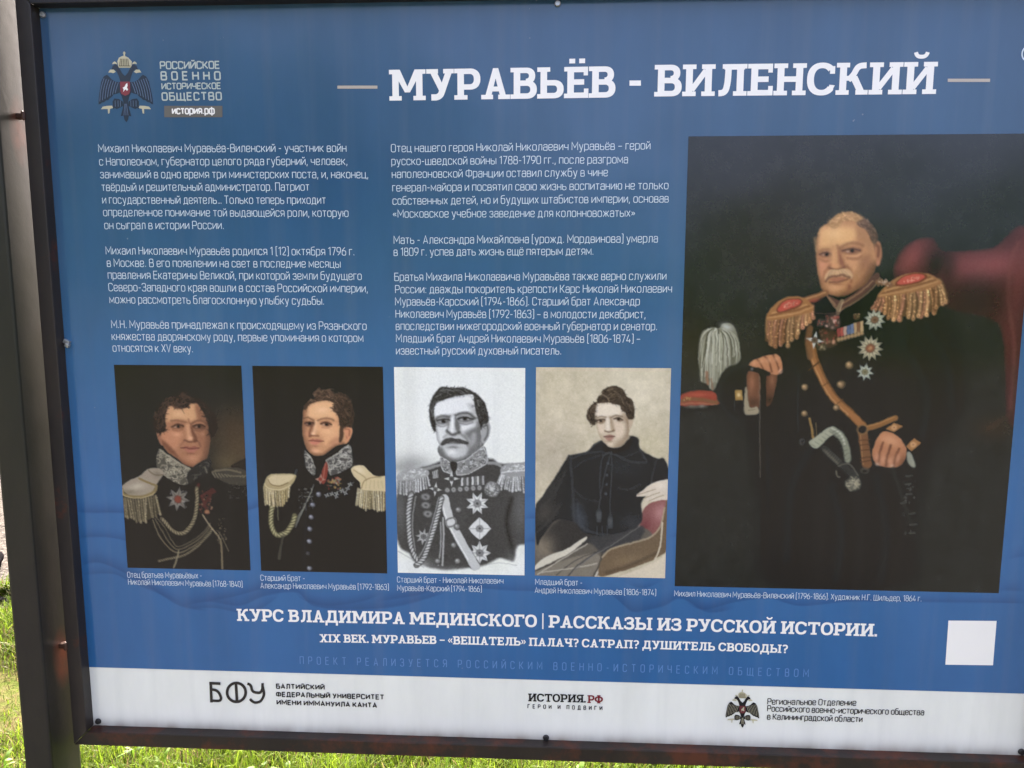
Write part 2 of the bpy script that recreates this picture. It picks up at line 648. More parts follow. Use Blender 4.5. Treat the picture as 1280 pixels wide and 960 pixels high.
def grime(m, col, amount=0.10, scale=9.0, dust=0.3, edge=None):
    """base colour with faint streaks and dust"""
    tc, b, L = glossy_print(m)
    mp = nd(m, 'ShaderNodeMapping')
    mp.inputs['Scale'].default_value = (1.0, 1.0, 0.35)
    n = nd(m, 'ShaderNodeTexNoise')
    n.inputs['Scale'].default_value = scale
    n.inputs['Detail'].default_value = 6.0
    n.inputs['Roughness'].default_value = 0.65
    r = nd(m, 'ShaderNodeValToRGB')
    r.color_ramp.elements[0].position = 0.35
    r.color_ramp.elements[0].color = (1 - amount,) * 3 + (1,)
    r.color_ramp.elements[1].position = 0.62
    r.color_ramp.elements[1].color = (1, 1, 1, 1)
    mx = nd(m, 'ShaderNodeMix', data_type='RGBA', blend_type='MULTIPLY')
    mx.inputs[0].default_value = 1.0
    L.new(tc.outputs['Object'], mp.inputs[0])
    L.new(mp.outputs[0], n.inputs['Vector'])
    L.new(n.outputs[0], r.inputs[0])
    L.new(r.outputs[0], mx.inputs[6])
    if isinstance(col, str):
        at = nd(m, 'ShaderNodeAttribute', attribute_name=col)
        L.new(at.outputs['Color'], mx.inputs[7])
    else:
        mx.inputs[7].default_value = rgba(col)
    mps = nd(m, 'ShaderNodeMapping')
    mps.inputs['Scale'].default_value = (34.0, 34.0, 1.1)
    ns = nd(m, 'ShaderNodeTexNoise')
    ns.inputs['Scale'].default_value = 1.0
    ns.inputs['Detail'].default_value = 5.0
    rs = nd(m, 'ShaderNodeMapRange')
    rs.inputs['From Min'].default_value = 0.5
    rs.inputs['From Max'].default_value = 0.8
    rs.inputs['To Max'].default_value = 0.11
    mxs = nd(m, 'ShaderNodeMix', data_type='RGBA')
    L.new(tc.outputs['Object'], mps.inputs[0])
    L.new(mps.outputs[0], ns.inputs['Vector'])
    L.new(ns.outputs[0], rs.inputs[0])
    L.new(rs.outputs[0], mxs.inputs[0])
    L.new(mx.outputs[2], mxs.inputs[6])
    mxs.inputs[7].default_value = rgba((128, 130, 126) if dust else (60, 58, 54))
    mx = mxs
    # sparse pale dust specks and a few fine scratches
    vo = nd(m, 'ShaderNodeTexVoronoi')
    vo.inputs['Scale'].default_value = 41.0
    vr = nd(m, 'ShaderNodeValToRGB')
    vr.color_ramp.elements[0].position = 0.035
    vr.color_ramp.elements[0].color = (1, 1, 1, 1)
    vr.color_ramp.elements[1].position = 0.06
    vr.color_ramp.elements[1].color = (0, 0, 0, 1)
    n2 = nd(m, 'ShaderNodeTexNoise')
    n2.inputs['Scale'].default_value = 5.0
    n2.inputs['Detail'].default_value = 3.0
    gt = nd(m, 'ShaderNodeMath', operation='GREATER_THAN')
    gt.inputs[1].default_value = 0.58
    mu = nd(m, 'ShaderNodeMath', operation='MULTIPLY')
    mu2 = nd(m, 'ShaderNodeMath', operation='MULTIPLY')
    mu2.inputs[1].default_value = dust
    L.new(tc.outputs['Object'], vo.inputs['Vector'])
    L.new(vo.outputs['Distance'], vr.inputs[0])
    L.new(tc.outputs['Object'], n2.inputs['Vector'])
    L.new(n2.outputs[0], gt.inputs[0])
    L.new(vr.outputs[0], mu.inputs[0])
    L.new(gt.outputs[0], mu.inputs[1])
    L.new(mu.outputs[0], mu2.inputs[0])
    md = nd(m, 'ShaderNodeMix', data_type='RGBA')
    L.new(mu2.outputs[0], md.inputs[0])
    L.new(mx.outputs[2], md.inputs[6])
    md.inputs[7].default_value = rgba((170, 170, 164))
    last = md.outputs[2]
    if edge is not None:                                   # mud and rust washed along the lower edge
        sx = nd(m, 'ShaderNodeSeparateXYZ')
        L.new(tc.outputs['Object'], sx.inputs[0])
        me_ = nd(m, 'ShaderNodeMapRange')
        me_.inputs['From Min'].default_value = edge
        me_.inputs['From Max'].default_value = edge + 0.03
        me_.inputs['To Min'].default_value = 1.0
        me_.inputs['To Max'].default_value = 0.0
        L.new(sx.outputs[2], me_.inputs[0])
        n5 = nd(m, 'ShaderNodeTexNoise')
        n5.inputs['Scale'].default_value = 30.0
        n5.inputs['Detail'].default_value = 8.0
        L.new(mp.outputs[0], n5.inputs['Vector'])
        pw = nd(m, 'ShaderNodeMath', operation='POWER')
        pw.inputs[1].default_value = 2.6
        L.new(me_.outputs[0], pw.inputs[0])
        mm = nd(m, 'ShaderNodeMath', operation='MULTIPLY')
        L.new(pw.outputs[0], mm.inputs[0])
        L.new(n5.outputs[0], mm.inputs[1])
        ms = nd(m, 'ShaderNodeMix', data_type='RGBA')
        L.new(mm.outputs[0], ms.inputs[0])
        L.new(last, ms.inputs[6])
        ms.inputs[7].default_value = rgba((120, 92, 62))
        last = ms.outputs[2]
    L.new(last, b.inputs['Base Color'])
    # uneven film: smudges change the gloss
    n3 = nd(m, 'ShaderNodeTexNoise')
    n3.inputs['Scale'].default_value = 3.2
    n3.inputs['Detail'].default_value = 7.0
    rm = nd(m, 'ShaderNodeMapRange')
    rm.inputs['From Min'].default_value = 0.3
    rm.inputs['From Max'].default_value = 0.7
    rm.inputs['To Min'].default_value = 0.12
    rm.inputs['To Max'].default_value = 0.26
    L.new(tc.outputs['Object'], n3.inputs['Vector'])
    L.new(n3.outputs[0], rm.inputs[0])
    L.new(rm.outputs[0], b.inputs['Roughness'])
    return m


M_WHITE = grime(new_mat('white_film'), (229, 228, 218), 0.09, edge=float(on_board(640, 922.5)[1]))
M_BLUE = grime(new_mat('blue_print'), 'print', 0.13)
M_ART = grime(new_mat('portrait_print'), 'print', 0.04, 20, 0.0)


def ink(name, col):
    m = new_mat(name, col, 0.22, 0.5)
    return m


I_WHITE = ink('white_ink', (238, 234, 226))
I_PALE = ink('pale_ink', (204, 216, 222))
I_TAN = ink('tan_ink', (178, 166, 150))
I_GREY = ink('pale_grey_ink', (176, 184, 176))
I_FAINT = ink('faint_blue_ink', (92, 132, 186))
I_BLACK = ink('black_ink', (20, 22, 26))
I_RED = ink('dark_red_ink', (120, 34, 44))
I_TAG = ink('grey_brown_ink', (100, 95, 90))
I_LOGO = ink('gold_grey_ink', (188, 180, 150))


def steel(name, col, rust=0.35, moss=0.0):
    m = new_mat(name, col, 0.4, 0.3)
    b = m.node_tree.nodes['Principled BSDF']
    L = m.node_tree.links
    tc = nd(m, 'ShaderNodeTexCoord')
    n = nd(m, 'ShaderNodeTexNoise')
    n.inputs['Scale'].default_value = 7.0
    n.inputs['Detail'].default_value = 9.0
    n.inputs['Roughness'].default_value = 0.72
    mp = nd(m, 'ShaderNodeMapping')
    mp.inputs['Scale'].default_value = (1.6, 1.6, 0.5)
    L.new(tc.outputs['Object'], mp.inputs[0])
    L.new(mp.outputs[0], n.inputs['Vector'])
    r = nd(m, 'ShaderNodeValToRGB')
    e = r.color_ramp.elements
    e[0].position, e[0].color = 0.40, rgba(col)
    e[1].position, e[1].color = 0.80, rgba([c * 0.7 + d * 0.3 for c, d in zip(col, (96, 78, 62))])
    L.new(n.outputs[0], r.inputs[0])
    n2 = nd(m, 'ShaderNodeTexNoise')
    n2.inputs['Scale'].default_value = 16.0
    n2.inputs['Detail'].default_value = 10.0
    n2.inputs['Roughness'].default_value = 0.7
    L.new(tc.outputs['Object'], n2.inputs['Vector'])
    r2 = nd(m, 'ShaderNodeValToRGB')
    r2.color_ramp.elements[0].position = 0.70 - rust * 0.2
    r2.color_ramp.elements[1].position = 0.78 - rust * 0.12
    L.new(n2.outputs[0], r2.inputs[0])
    mx = nd(m, 'ShaderNodeMix', data_type='RGBA')
    L.new(r2.outputs[0], mx.inputs[0])
    L.new(r.outputs[0], mx.inputs[6])
    mx.inputs[7].default_value = rgba((80, 42, 28))
    last = mx.outputs[2]
    if moss:
        n3 = nd(m, 'ShaderNodeTexNoise')
        n3.inputs['Scale'].default_value = 3.0
        n3.inputs['Detail'].default_value = 6.0
        L.new(mp.outputs[0], n3.inputs['Vector'])
        m3 = nd(m, 'ShaderNodeMix', data_type='RGBA')
        r3 = nd(m, 'ShaderNodeValToRGB')
        r3.color_ramp.elements[0].position = 0.42
        r3.color_ramp.elements[1].position = 0.7
        r3.color_ramp.elements[1].color = (moss, moss, moss, 1)
        L.new(n3.outputs[0], r3.inputs[0])
        L.new(r3.outputs[0], m3.inputs[0])
        L.new(last, m3.inputs[6])
        m3.inputs[7].default_value = rgba((52, 52, 34))
        last = m3.outputs[2]
    L.new(last, b.inputs['Base Color'])
    rr = nd(m, 'ShaderNodeMapRange')
    rr.inputs['To Min'].default_value = 0.28
    rr.inputs['To Max'].default_value = 0.6
    L.new(n2.outputs[0], rr.inputs[0])
    L.new(rr.outputs[0], b.inputs['Roughness'])
    bp = nd(m, 'ShaderNodeBump')
    bp.inputs['Strength'].default_value = 0.25
    bp.inputs['Distance'].default_value = 0.003
    L.new(n2.outputs[0], bp.inputs['Height'])
    L.new(bp.outputs[0], b.inputs['Normal'])
    return m


M_STEEL = steel('painted_steel', (24, 24, 28), 0.3)
M_STEEL_RUST = steel('rusty_painted_steel', (32, 27, 25), 1.15)
M_STEEL_LIT = steel('lit_painted_steel', (40, 36, 34), 0.6)  # lighter brown base stands in for sky light on the bar's inner lip
M_POST = steel('weathered_post_steel', (21, 21, 22), 0.2, 0.5)
M_RUST = steel('rusted_iron', (58, 38, 28), 1.0)


def rust_run(m, spots):
    """rust bled from the lugs down the side of the post"""
    L = m.node_tree.links
    bs = m.node_tree.nodes['Principled BSDF']
    src = bs.inputs['Base Color'].links[0].from_socket
    tc = nd(m, 'ShaderNodeTexCoord')
    n = nd(m, 'ShaderNodeTexNoise')
    n.inputs['Scale'].default_value = 45.0
    n.inputs['Detail'].default_value = 6.0
    L.new(tc.outputs['Object'], n.inputs['Vector'])
    for p in spots:
        mp = nd(m, 'ShaderNodeMapping')
        mp.inputs['Location'].default_value = (-p[0], -p[1], -p[2] * 0.45)
        mp.inputs['Scale'].default_value = (1.0, 1.0, 0.45)
        ln = nd(m, 'ShaderNodeVectorMath', operation='LENGTH')
        r = nd(m, 'ShaderNodeMapRange')
        r.inputs['From Min'].default_value = 0.006
        r.inputs['From Max'].default_value = 0.026
        r.inputs['To Min'].default_value = 1.5
        r.inputs['To Max'].default_value = 0.0
        mu = nd(m, 'ShaderNodeMath', operation='MULTIPLY')
        mu.use_clamp = True
        mx = nd(m, 'ShaderNodeMix', data_type='RGBA')
        L.new(tc.outputs['Object'], mp.inputs[0])
        L.new(mp.outputs[0], ln.inputs[0])
        L.new(ln.outputs['Value'], r.inputs[0])
        L.new(r.outputs[0], mu.inputs[0])
        L.new(n.outputs[0], mu.inputs[1])
        L.new(mu.outputs[0], mx.inputs[0])
        L.new(src, mx.inputs[6])
        mx.inputs[7].default_value = rgba((98, 50, 34))
        src = mx.outputs[2]
    L.new(src, bs.inputs['Base Color'])


M_ZINC = new_mat('zinc_screw', (170, 170, 168), 0.35, 0.5, 0.8)
M_BOLT = new_mat('black_bolt', (22, 20, 20), 0.5)

# ------------------------------------------------------------------ the board
board = bpy.data.objects.new('information_board', None)
scene.collection.objects.link(board)
tag(board, 'large blue information board with portraits and Russian text in a dark steel frame on posts', 'information board')

X_L = float(np.mean([on_board(*p)[0] for p in ((51, 25), (66, 240), (85, 480), (102, 720), (118, 904))]))
X_R = float(on_board(1277, 940)[0] + 0.008)
Z_B = float(np.mean([on_board(*p)[1] for p in ((126, 905), (320, 914), (640, 922.5), (960, 935.5), (1280, 944))]))
Z_T = float(on_board(60, 10.5)[1])
Z_F = float(np.mean([on_board(*p)[1] for p in ((112.5, 833.2), (320, 840), (640, 848.7), (960, 858.2), (1280, 866.5))]))
LIP, BAR, TUBE = 0.021, 0.0235, 0.060
board.location = (0, 0, 0)


def box_bm(bm, x0, x1, y0, y1, z0, z1, bev=0.0):
    r = bmesh.ops.create_cube(bm, size=1.0)
    bmesh.ops.scale(bm, vec=(x1 - x0, y1 - y0, z1 - z0), verts=r['verts'])
    bmesh.ops.translate(bm, vec=((x0 + x1) / 2, (y0 + y1) / 2, (z0 + z1) / 2), verts=r['verts'])
    if bev:
        es = list({e for v in r['verts'] for e in v.link_edges})
        bmesh.ops.bevel(bm, geom=es, offset=bev, segments=2, profile=0.6, affect='EDGES')


def finish(name, bm, mat, parent, smooth=False):
    me = bpy.data.meshes.new(name)
    bmesh.ops.recalc_face_normals(bm, faces=bm.faces[:])
    bm.to_mesh(me)
    bm.free()
    if smooth:
        for p in me.polygons:
            p.use_smooth = True
    return link(name, me, mat, parent)


# backing plate with the white footer, 4 mm thick
bm = bmesh.new()
box_bm(bm, X_L - 0.006, X_R + 0.006, 0.0, 0.004, Z_B - 0.006, Z_T + 0.006)
panel = finish('panel', bm, M_WHITE, board)


# --- small drawing kit: vector shapes rasterised into the colours of a fine printed mesh
class Art:
    def __init__(s, w, h, bg, to_px):
        s.w, s.h = w, h
        s.img = np.ones((h, w, 3)) * np.array(bg, float)
        s.to_px = to_px
        s.v = (0.0, 0.0, 1.0)
        a = to_px(np.array([[600., 500.], [601., 500.]]))
        s.base = float(np.hypot(*(a[1] - a[0])))
        s.rng = np.random.default_rng(11)

    def view(s, ox, oy, sc):
        s.v = (ox, oy, sc)

    def T(s, pts):
        p = np.asarray(pts, float).reshape(-1, 2) / s.v[2] + np.array(s.v[:2])
        return s.to_px(p)

    def k(s):
        return s.base / s.v[2]

    @staticmethod
    def spline(p, closed, n=6):
        p = np.asarray(p, float)
        N = len(p)
        if N < 3:
            return p
        out = []
        rngi = range(N if closed else N - 1)
        for i in rngi:
            if closed:
                a, b, c, d = p[i - 1], p[i], p[(i + 1) % N], p[(i + 2) % N]
            else:
                a, b, c, d = p[max(i - 1, 0)], p[i], p[i + 1], p[min(i + 2, N - 1)]
            for t in np.arange(n) / n:
                out.append(0.5 * (2 * b + (c - a) * t + (2 * a - 5 * b + 4 * c - d) * t * t + (3 * b - a - 3 * c + d) * t ** 3))
        if not closed:
            out.append(p[-1])
        return np.array(out)

    def grid(s, p, pad):
        x0, y0 = np.floor(p.min(0) - pad).astype(int)
        x1, y1 = np.ceil(p.max(0) + pad).astype(int) + 1
        x0, y0 = max(x0, 0), max(y0, 0)
        x1, y1 = min(x1, s.w), min(y1, s.h)
        if x1 <= x0 or y1 <= y0:
            return None
        X, Y = np.meshgrid(np.arange(x0, x1) + 0.5, np.arange(y0, y1) + 0.5)
        return (slice(y0, y1), slice(x0, x1)), X, Y

    @staticmethod
    def seg_d(X, Y, p, closed):
        d = np.full(X.shape, 1e9)
        N = len(p)
        tt = np.zeros(X.shape)
        for i in range(N if closed else N - 1):
            a, b = p[i], p[(i + 1) % N]
            e = b - a
            l2 = e @ e + 1e-12
            t = np.clip(((X - a[0]) * e[0] + (Y - a[1]) * e[1]) / l2, 0, 1)
            q = np.hypot(X - a[0] - t * e[0], Y - a[1] - t * e[1])
            m = q < d
            d = np.where(m, q, d)
            tt = np.where(m, (i + t) / max(N - 1, 1), tt)
        return d, tt

    def blend(s, sl, mask, col):
        c = np.array(col, float)
        s.img[sl] += (c - s.img[sl]) * mask[..., None]

    def fill(s, pts, col, a=1.0, soft=0.0, smooth=True, clip=None):
        p = s.T(pts)
        if smooth:
            p = s.spline(p, True)
        sw = max(0.55, soft * s.k())
        g = s.grid(p, sw + 1)
        if g is None:
            return
        sl, X, Y = g
        d, _ = s.seg_d(X, Y, p, True)
        ins = np.zeros(X.shape, bool)
        for i in range(len(p)):
            (xa, ya), (xb, yb) = p[i - 1], p[i]
            c = (ya > Y) != (yb > Y)
            ins ^= c & (X < (xb - xa) * (Y - ya) / (yb - ya + 1e-12) + xa)
        sd = np.where(ins, d, -d)
        m = np.clip(sd / (2 * sw) + 0.5, 0, 1)
        m = m * m * (3 - 2 * m)
        if clip is not None:
            m = m * clip[sl]
        s.blend(sl, m * a, col)

    def mask(s, pts, soft=0.0):
        keep = s.img
        s.img = np.zeros_like(keep)
        s.fill(pts, (1, 1, 1), 1.0, soft)
        m = s.img[..., 0].copy()
        s.img = keep
        return m

    def line(s, pts, w, col, a=1.0, soft=0.0, smooth=True, taper=None, clip=None):
        p = s.T(pts)
        if smooth:
            p = s.spline(p, False, 5)
        hw = w * s.k() / 2
        sw = max(0.5, soft * s.k())
        g = s.grid(p, hw + sw + 1)
        if g is None:
            return
        sl, X, Y = g
        d, t = s.seg_d(X, Y, p, False)
        h = hw
        if taper:
            h = hw * (taper[0] + (taper[1] - taper[0]) * t)
        thin = np.minimum(1.0, np.maximum(2 * h, 0.15) / 1.0) if np.ndim(h) else min(1.0, max(2 * h, 0.15))
        m = np.clip((np.maximum(h, 0.5) - d) / (2 * sw) + 0.5, 0, 1) * thin
        if clip is not None:
            m = m * clip[sl]
        s.blend(sl, m * a, col)

    def blob(s, x, y, rx, ry, col, a=1.0, rot=0.0, hard=1.0, clip=None):
        """soft ellipse; hard > 1 gives a crisper edge"""
        c = s.T([(x, y)])[0]
        k = s.k()
        rx, ry = rx * k, ry * k
        R_ = 1.7 * max(rx, ry) + 1
        g = s.grid(np.array([c - R_, c + R_]), 0)
        if g is None:
            return
        sl, X, Y = g
        t = math.radians(rot)
        u = ((X - c[0]) * math.cos(t) + (Y - c[1]) * math.sin(t)) / rx
        v = (-(X - c[0]) * math.sin(t) + (Y - c[1]) * math.cos(t)) / ry
        m = np.exp(-((u * u + v * v) ** hard) * 1.2)
        if clip is not None:
            m = m * clip[sl]
        s.blend(sl, m * a, col)

    def noise(s, amp, scale=3, clip=None):
        h, w = s.h // scale + 2, s.w // scale + 2
        n = s.rng.normal(0, 1, (h, w))
        if scale > 1:
            ys, xs_ = np.arange(s.h) / scale, np.arange(s.w) / scale
            y0, x0 = ys.astype(int), xs_.astype(int)
            fy, fx = (ys - y0)[:, None], (xs_ - x0)[None, :]
            fy, fx = fy * fy * (3 - 2 * fy), fx * fx * (3 - 2 * fx)
            n = ((n[y0][:, x0] * (1 - fx) + n[y0][:, x0 + 1] * fx) * (1 - fy) + (n[y0 + 1][:, x0] * (1 - fx) + n[y0 + 1][:, x0 + 1] * fx) * fy)
        else:
            n = n[:s.h, :s.w]
        n = n[..., None] * amp
        if clip is not None:
            n = n * clip[..., None]
        s.img = np.clip(s.img + n, 0, 255)

    def finish(s, warp=1.0, blur=0.6, cell=7):
        """break up the clean vector edges like brushwork, then soften like a print"""
        h, w = s.h, s.w

        def field(c):
            n = s.rng.normal(0, 1, (h // c + 3, w // c + 3))
            ys, xs_ = np.arange(h) / c, np.arange(w) / c
            y0, x0 = ys.astype(int), xs_.astype(int)
            fy, fx = (ys - y0)[:, None], (xs_ - x0)[None, :]
            return (n[y0][:, x0] * (1 - fx) + n[y0][:, x0 + 1] * fx) * (1 - fy) + (n[y0 + 1][:, x0] * (1 - fx) + n[y0 + 1][:, x0 + 1] * fx) * fy
        Y, X = np.meshgrid(np.arange(h), np.arange(w), indexing='ij')
        yy = np.clip(Y + warp * (field(cell) * .6 + field(3) * .5), 0, h - 1.001)
        xx = np.clip(X + warp * (field(cell) * .6 + field(3) * .5), 0, w - 1.001)
        y0, x0 = yy.astype(int), xx.astype(int)
        fy, fx = (yy - y0)[..., None], (xx - x0)[..., None]
        im = s.img
        s.img = (im[y0, x0] * (1 - fx) + im[y0, x0 + 1] * fx) * (1 - fy) + (im[y0 + 1, x0] * (1 - fx) + im[y0 + 1, x0 + 1] * fx) * fy
        if blur:
            k_ = np.exp(-.5 * (np.arange(-2, 3) / blur) ** 2)
            k_ /= k_.sum()
            for ax in (0, 1):
                pad = [(2, 2) if a == ax else (0, 0) for a in range(3)]
                q = np.pad(s.img, pad, mode='edge')
                n_ = s.img.shape[ax]
                s.img = sum(k_[i] * np.take(q, range(i, i + n_), axis=ax) for i in range(5))

    def colours(s):
        return lin(np.clip(s.img, 0, 255)).reshape(-1, 3)

    def deep_colours(s):
        """printed with full, dense blacks"""
        return (lambda c: np.maximum(c - 0.009 * np.exp(-c / 0.04), 0.0012))(s.colours())


def printed_sheet(name, x0, x1, z0, z1, lift, w, h, art, mat, parent):
    """fine grid (w x h points) on the board, coloured by the drawing"""
    xs = np.linspace(x0, x1, w)
    zs = np.linspace(z1, z0, h)
    X, Z = np.meshgrid(xs, zs)
    v = np.stack([X, np.full(X.shape, -lift), Z], -1).reshape(-1, 3)
    i = (np.arange(h - 1)[:, None] * w + np.arange(w - 1)[None, :]).ravel()
    f = np.stack([i, i + w, i + w + 1, i + 1], 1)
    me = mesh_np(name, v, f, art.deep_colours())
    return link(name, me, mat, parent)


def survey_to_canvas(x0, x1, z0, z1, w, h):
    def fn(p):
        d = np.concatenate([(p - [640, 480]) / 960.0, np.ones((len(p), 1))], 1) @ ROT
        k = -CAM_P[2] / d[:, 2]
        q = CAM_P[None, :] + k[:, None] * d
        X, Z = S * q[:, 0], ZC - S * q[:, 1]
        return np.stack([(X - x0) / (x1 - x0) * (w - 1) + 0.5, (z1 - Z) / (z1 - z0) * (h - 1) + 0.5], 1)
    return fn


# --- blue field with the printed wave pattern
# the ground tone runs from grey blue at the head to a clear blue lower down
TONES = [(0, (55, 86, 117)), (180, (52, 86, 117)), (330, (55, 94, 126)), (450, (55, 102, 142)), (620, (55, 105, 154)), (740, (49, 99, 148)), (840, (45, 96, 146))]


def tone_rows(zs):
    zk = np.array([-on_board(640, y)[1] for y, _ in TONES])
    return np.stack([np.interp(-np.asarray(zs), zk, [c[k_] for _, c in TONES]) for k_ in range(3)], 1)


BLUE = (60, 106, 163)
W_, H_ = 900, 170
zw1, zw0 = float(on_board(640, 600)[1]), Z_F
art = Art(W_, H_, BLUE, survey_to_canvas(X_L, X_R, zw0, zw1, W_, H_))
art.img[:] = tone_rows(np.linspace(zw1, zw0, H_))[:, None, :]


def wave(pts, depth, a, up=True):
    """printed ripple: a crisp edge with a soft dark band on its upper side"""
    p = art.spline(art.T(pts), False, 8)
    X, Y = np.meshgrid(np.arange(W_) + 0.5, np.arange(H_) + 0.5)
    yl = np.interp(X[0], p[:, 0], p[:, 1], left=np.nan, right=np.nan)[None, :]
    d = (yl - Y) / (depth * art.k())
    m = np.where((d > -0.06) & (d < 1), np.clip(1 - d, 0, 1) ** 1.5 * np.clip((d + 0.06) / 0.12, 0, 1), 0.0)
    m = np.nan_to_num(m)
    e = np.clip((np.minimum(X - p[0, 0], p[-1, 0] - X)) / 14, 0, 1)
    art.blend((slice(0, H_), slice(0, W_)), m * a * e, (28, 62, 110))


wave([(92, 640), (120, 641), (150, 641), (240, 646), (316, 636), (360, 610)], 14, .5)
wave([(94, 674), (118, 671), (150, 674), (200, 690)], 13, .45)
wave([(98, 708), (122, 703), (150, 713), (190, 736), (225, 757), (262, 764)], 18, .5)
wave([(100, 719), (140, 717), (165, 728), (205, 745), (228, 756)], 12, .4)
wave([(255, 752), (290, 746), (330, 735), (352, 730)], 14, .45)
wave([(228, 757), (262, 752), (300, 757), (330, 745), (370, 740), (392, 757), (440, 762), (500, 757), (560, 740)], 20, .5)
wave([(240, 760), (270, 760), (310, 766), (340, 752), (352, 738)], 12, .4)
wave([(366, 738), (380, 750), (410, 757), (450, 752), (480, 742)], 12, .4)
wave([(470, 752), (520, 744), (560, 733), (600, 735), (640, 738), (700, 739), (745, 738)], 16, .45)
wave([(650, 650), (664, 648), (680, 648)], 12, .5)
wave([(650, 679), (664, 677), (680, 679)], 12, .5)
wave([(656, 622), (672, 620)], 10, .35)
wave([(755, 735), (775, 752), (790, 764), (806, 763), (830, 757), (852, 748), (885, 765), (920, 760)], 18, .5)
wave([(780, 728), (800, 735), (815, 732), (830, 724)], 9, .4)
wave([(856, 752), (880, 762), (920, 752), (962, 748), (1000, 757), (1060, 752), (1130, 752), (1200, 753), (1286, 754)], 12, .5)
wave([(1240, 739), (1262, 738), (1288, 739)], 14, .4)
wave([(833, 672), (846, 671), (856, 670)], 10, .4)
wave([(1255, 700), (1275, 696), (1290, 696)], 16, .35)
printed = art
xs = np.linspace(X_L, X_R, W_)
cols_w = art.colours()
zs = np.linspace(zw1, zw0, H_)
XX, ZZ = np.meshgrid(xs, zs)
v = np.stack([XX, np.full(XX.shape, -0.0005), ZZ], -1).reshape(-1, 3)
i = (np.arange(H_ - 1)[:, None] * W_ + np.arange(W_ - 1)[None, :]).ravel()
f = np.stack([i, i + W_, i + W_ + 1, i + 1], 1)
n0 = len(v)
NX, NZ = 24, 40                                           # plain upper part of the sheet
xs2, zs2 = np.linspace(X_L, X_R, NX), np.linspace(Z_T, zw1, NZ)
X2, Z2 = np.meshgrid(xs2, zs2)
v2 = np.stack([X2, np.full(X2.shape, -0.0005), Z2], -1).reshape(-1, 3)
i2 = (np.arange(NZ - 1)[:, None] * NX + np.arange(NX - 1)[None, :]).ravel() + n0
f2 = np.stack([i2, i2 + NX, i2 + NX + 1, i2 + 1], 1)
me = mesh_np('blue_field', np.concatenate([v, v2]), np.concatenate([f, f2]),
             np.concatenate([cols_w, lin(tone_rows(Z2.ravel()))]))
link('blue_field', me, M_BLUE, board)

# --- frame of square tube, standing proud of the panel
XO_L, XO_R, ZO_B, ZO_T = X_L - BAR, X_R + BAR, Z_B - BAR, Z_T + BAR
Y0, Y1 = -LIP, 0.014


def mitre_bar(name, quad, mat, label=None):
    """bar with mitred ends: quad = (outer a, outer b, inner b, inner a) in (x, z)"""
    bm = bmesh.new()
    fr = [bm.verts.new((x, Y0, z)) for x, z in quad]
    bk = [bm.verts.new((x, Y1, z)) for x, z in quad]
    bm.faces.new(fr)
    bm.faces.new(bk[::-1])
    for k in range(4):
        bm.faces.new((fr[k], bk[k], bk[(k + 1) % 4], fr[(k + 1) % 4]))
    bmesh.ops.bevel(bm, geom=bm.edges[:], offset=0.0016, segments=2, profile=0.6, affect='EDGES')
    o = finish(name, bm, mat, board)
    if label:
        o['label'] = label
    return o


e = 0.0004
mitre_bar('frame_bar', [(XO_L, ZO_B + e), (XO_L, ZO_T - e), (X_L, Z_T - e), (X_L, Z_B + e)], M_STEEL_LIT)
mitre_bar('frame_bar', [(XO_L + e, ZO_B), (XO_R - e, ZO_B), (X_R - e, Z_B), (X_L + e, Z_B)], M_STEEL_RUST, 'bottom frame bar with rust along its upper edge')
mitre_bar('frame_bar', [(XO_L + e, ZO_T), (XO_R - e, ZO_T), (X_R - e, Z_T), (X_L + e, Z_T)], M_STEEL)
mitre_bar('frame_bar', [(XO_R, ZO_B + e), (XO_R, ZO_T - e), (X_R, Z_T - e), (X_R, Z_B + e)], M_STEEL)

# --- posts of square tube
GAP = 0.012
XP = XO_L - GAP
# depth of the front face from the corner line seen in the photograph
best = min(np.linspace(-0.12, 0.0, 241), key=lambda y: abs(on_board(25, 480, y)[0] - XP))
YP = float(best)
XPL = float(on_board(10, 720, YP)[0])
PD = 0.075


def post(x0, x1, label=None):
    bm = bmesh.new()
    box_bm(bm, x0, x1, YP, YP + PD, -0.3, 2.35, 0.004)
    o = finish('post', bm, M_POST, board)
    bm = bmesh.new()
    box_bm(bm, x0 - 0.001, x1 + 0.001, YP - 0.001, YP + PD + 0.001, 2.351, 2.356, 0.001)
    finish('post_cap', bm, M_STEEL, o)
    return o


post(XPL, XP)
post(XO_R + GAP, XO_R + GAP + XP - XPL)
print('POST', XPL, XP, YP, 'board', X_L, X_R, Z_B, Z_T)


def lug(z, side):
    x0, x1 = (XP - 0.012, XO_L + 0.001) if side < 0 else (XO_R - 0.001, XO_R + GAP + 0.012)
    bm = bmesh.new()
    box_bm(bm, x0, x1, -LIP - 0.0015, -LIP + 0.010, z - 0.004, z + 0.004, 0.0015)
    # weld bead
    for t in np.linspace(-0.004, 0.004, 5):
        r = bmesh.ops.create_icosphere(bm, subdivisions=1, radius=0.0035)
        bmesh.ops.translate(bm, vec=((XO_L if side < 0 else XO_R), -LIP - 0.0015, z + t), verts=r['verts'])
    o = finish('mounting_lug', bm, M_RUST, board)
    return o


rust_run(M_POST, [(XP, -LIP + 0.006, float(on_board(75, py_)[1]) - 0.022) for py_ in (148, 800)])
for sd_ in (-1, 1):
    for py in (148, 800):
        lug(float(on_board(75, py)[1]), sd_)


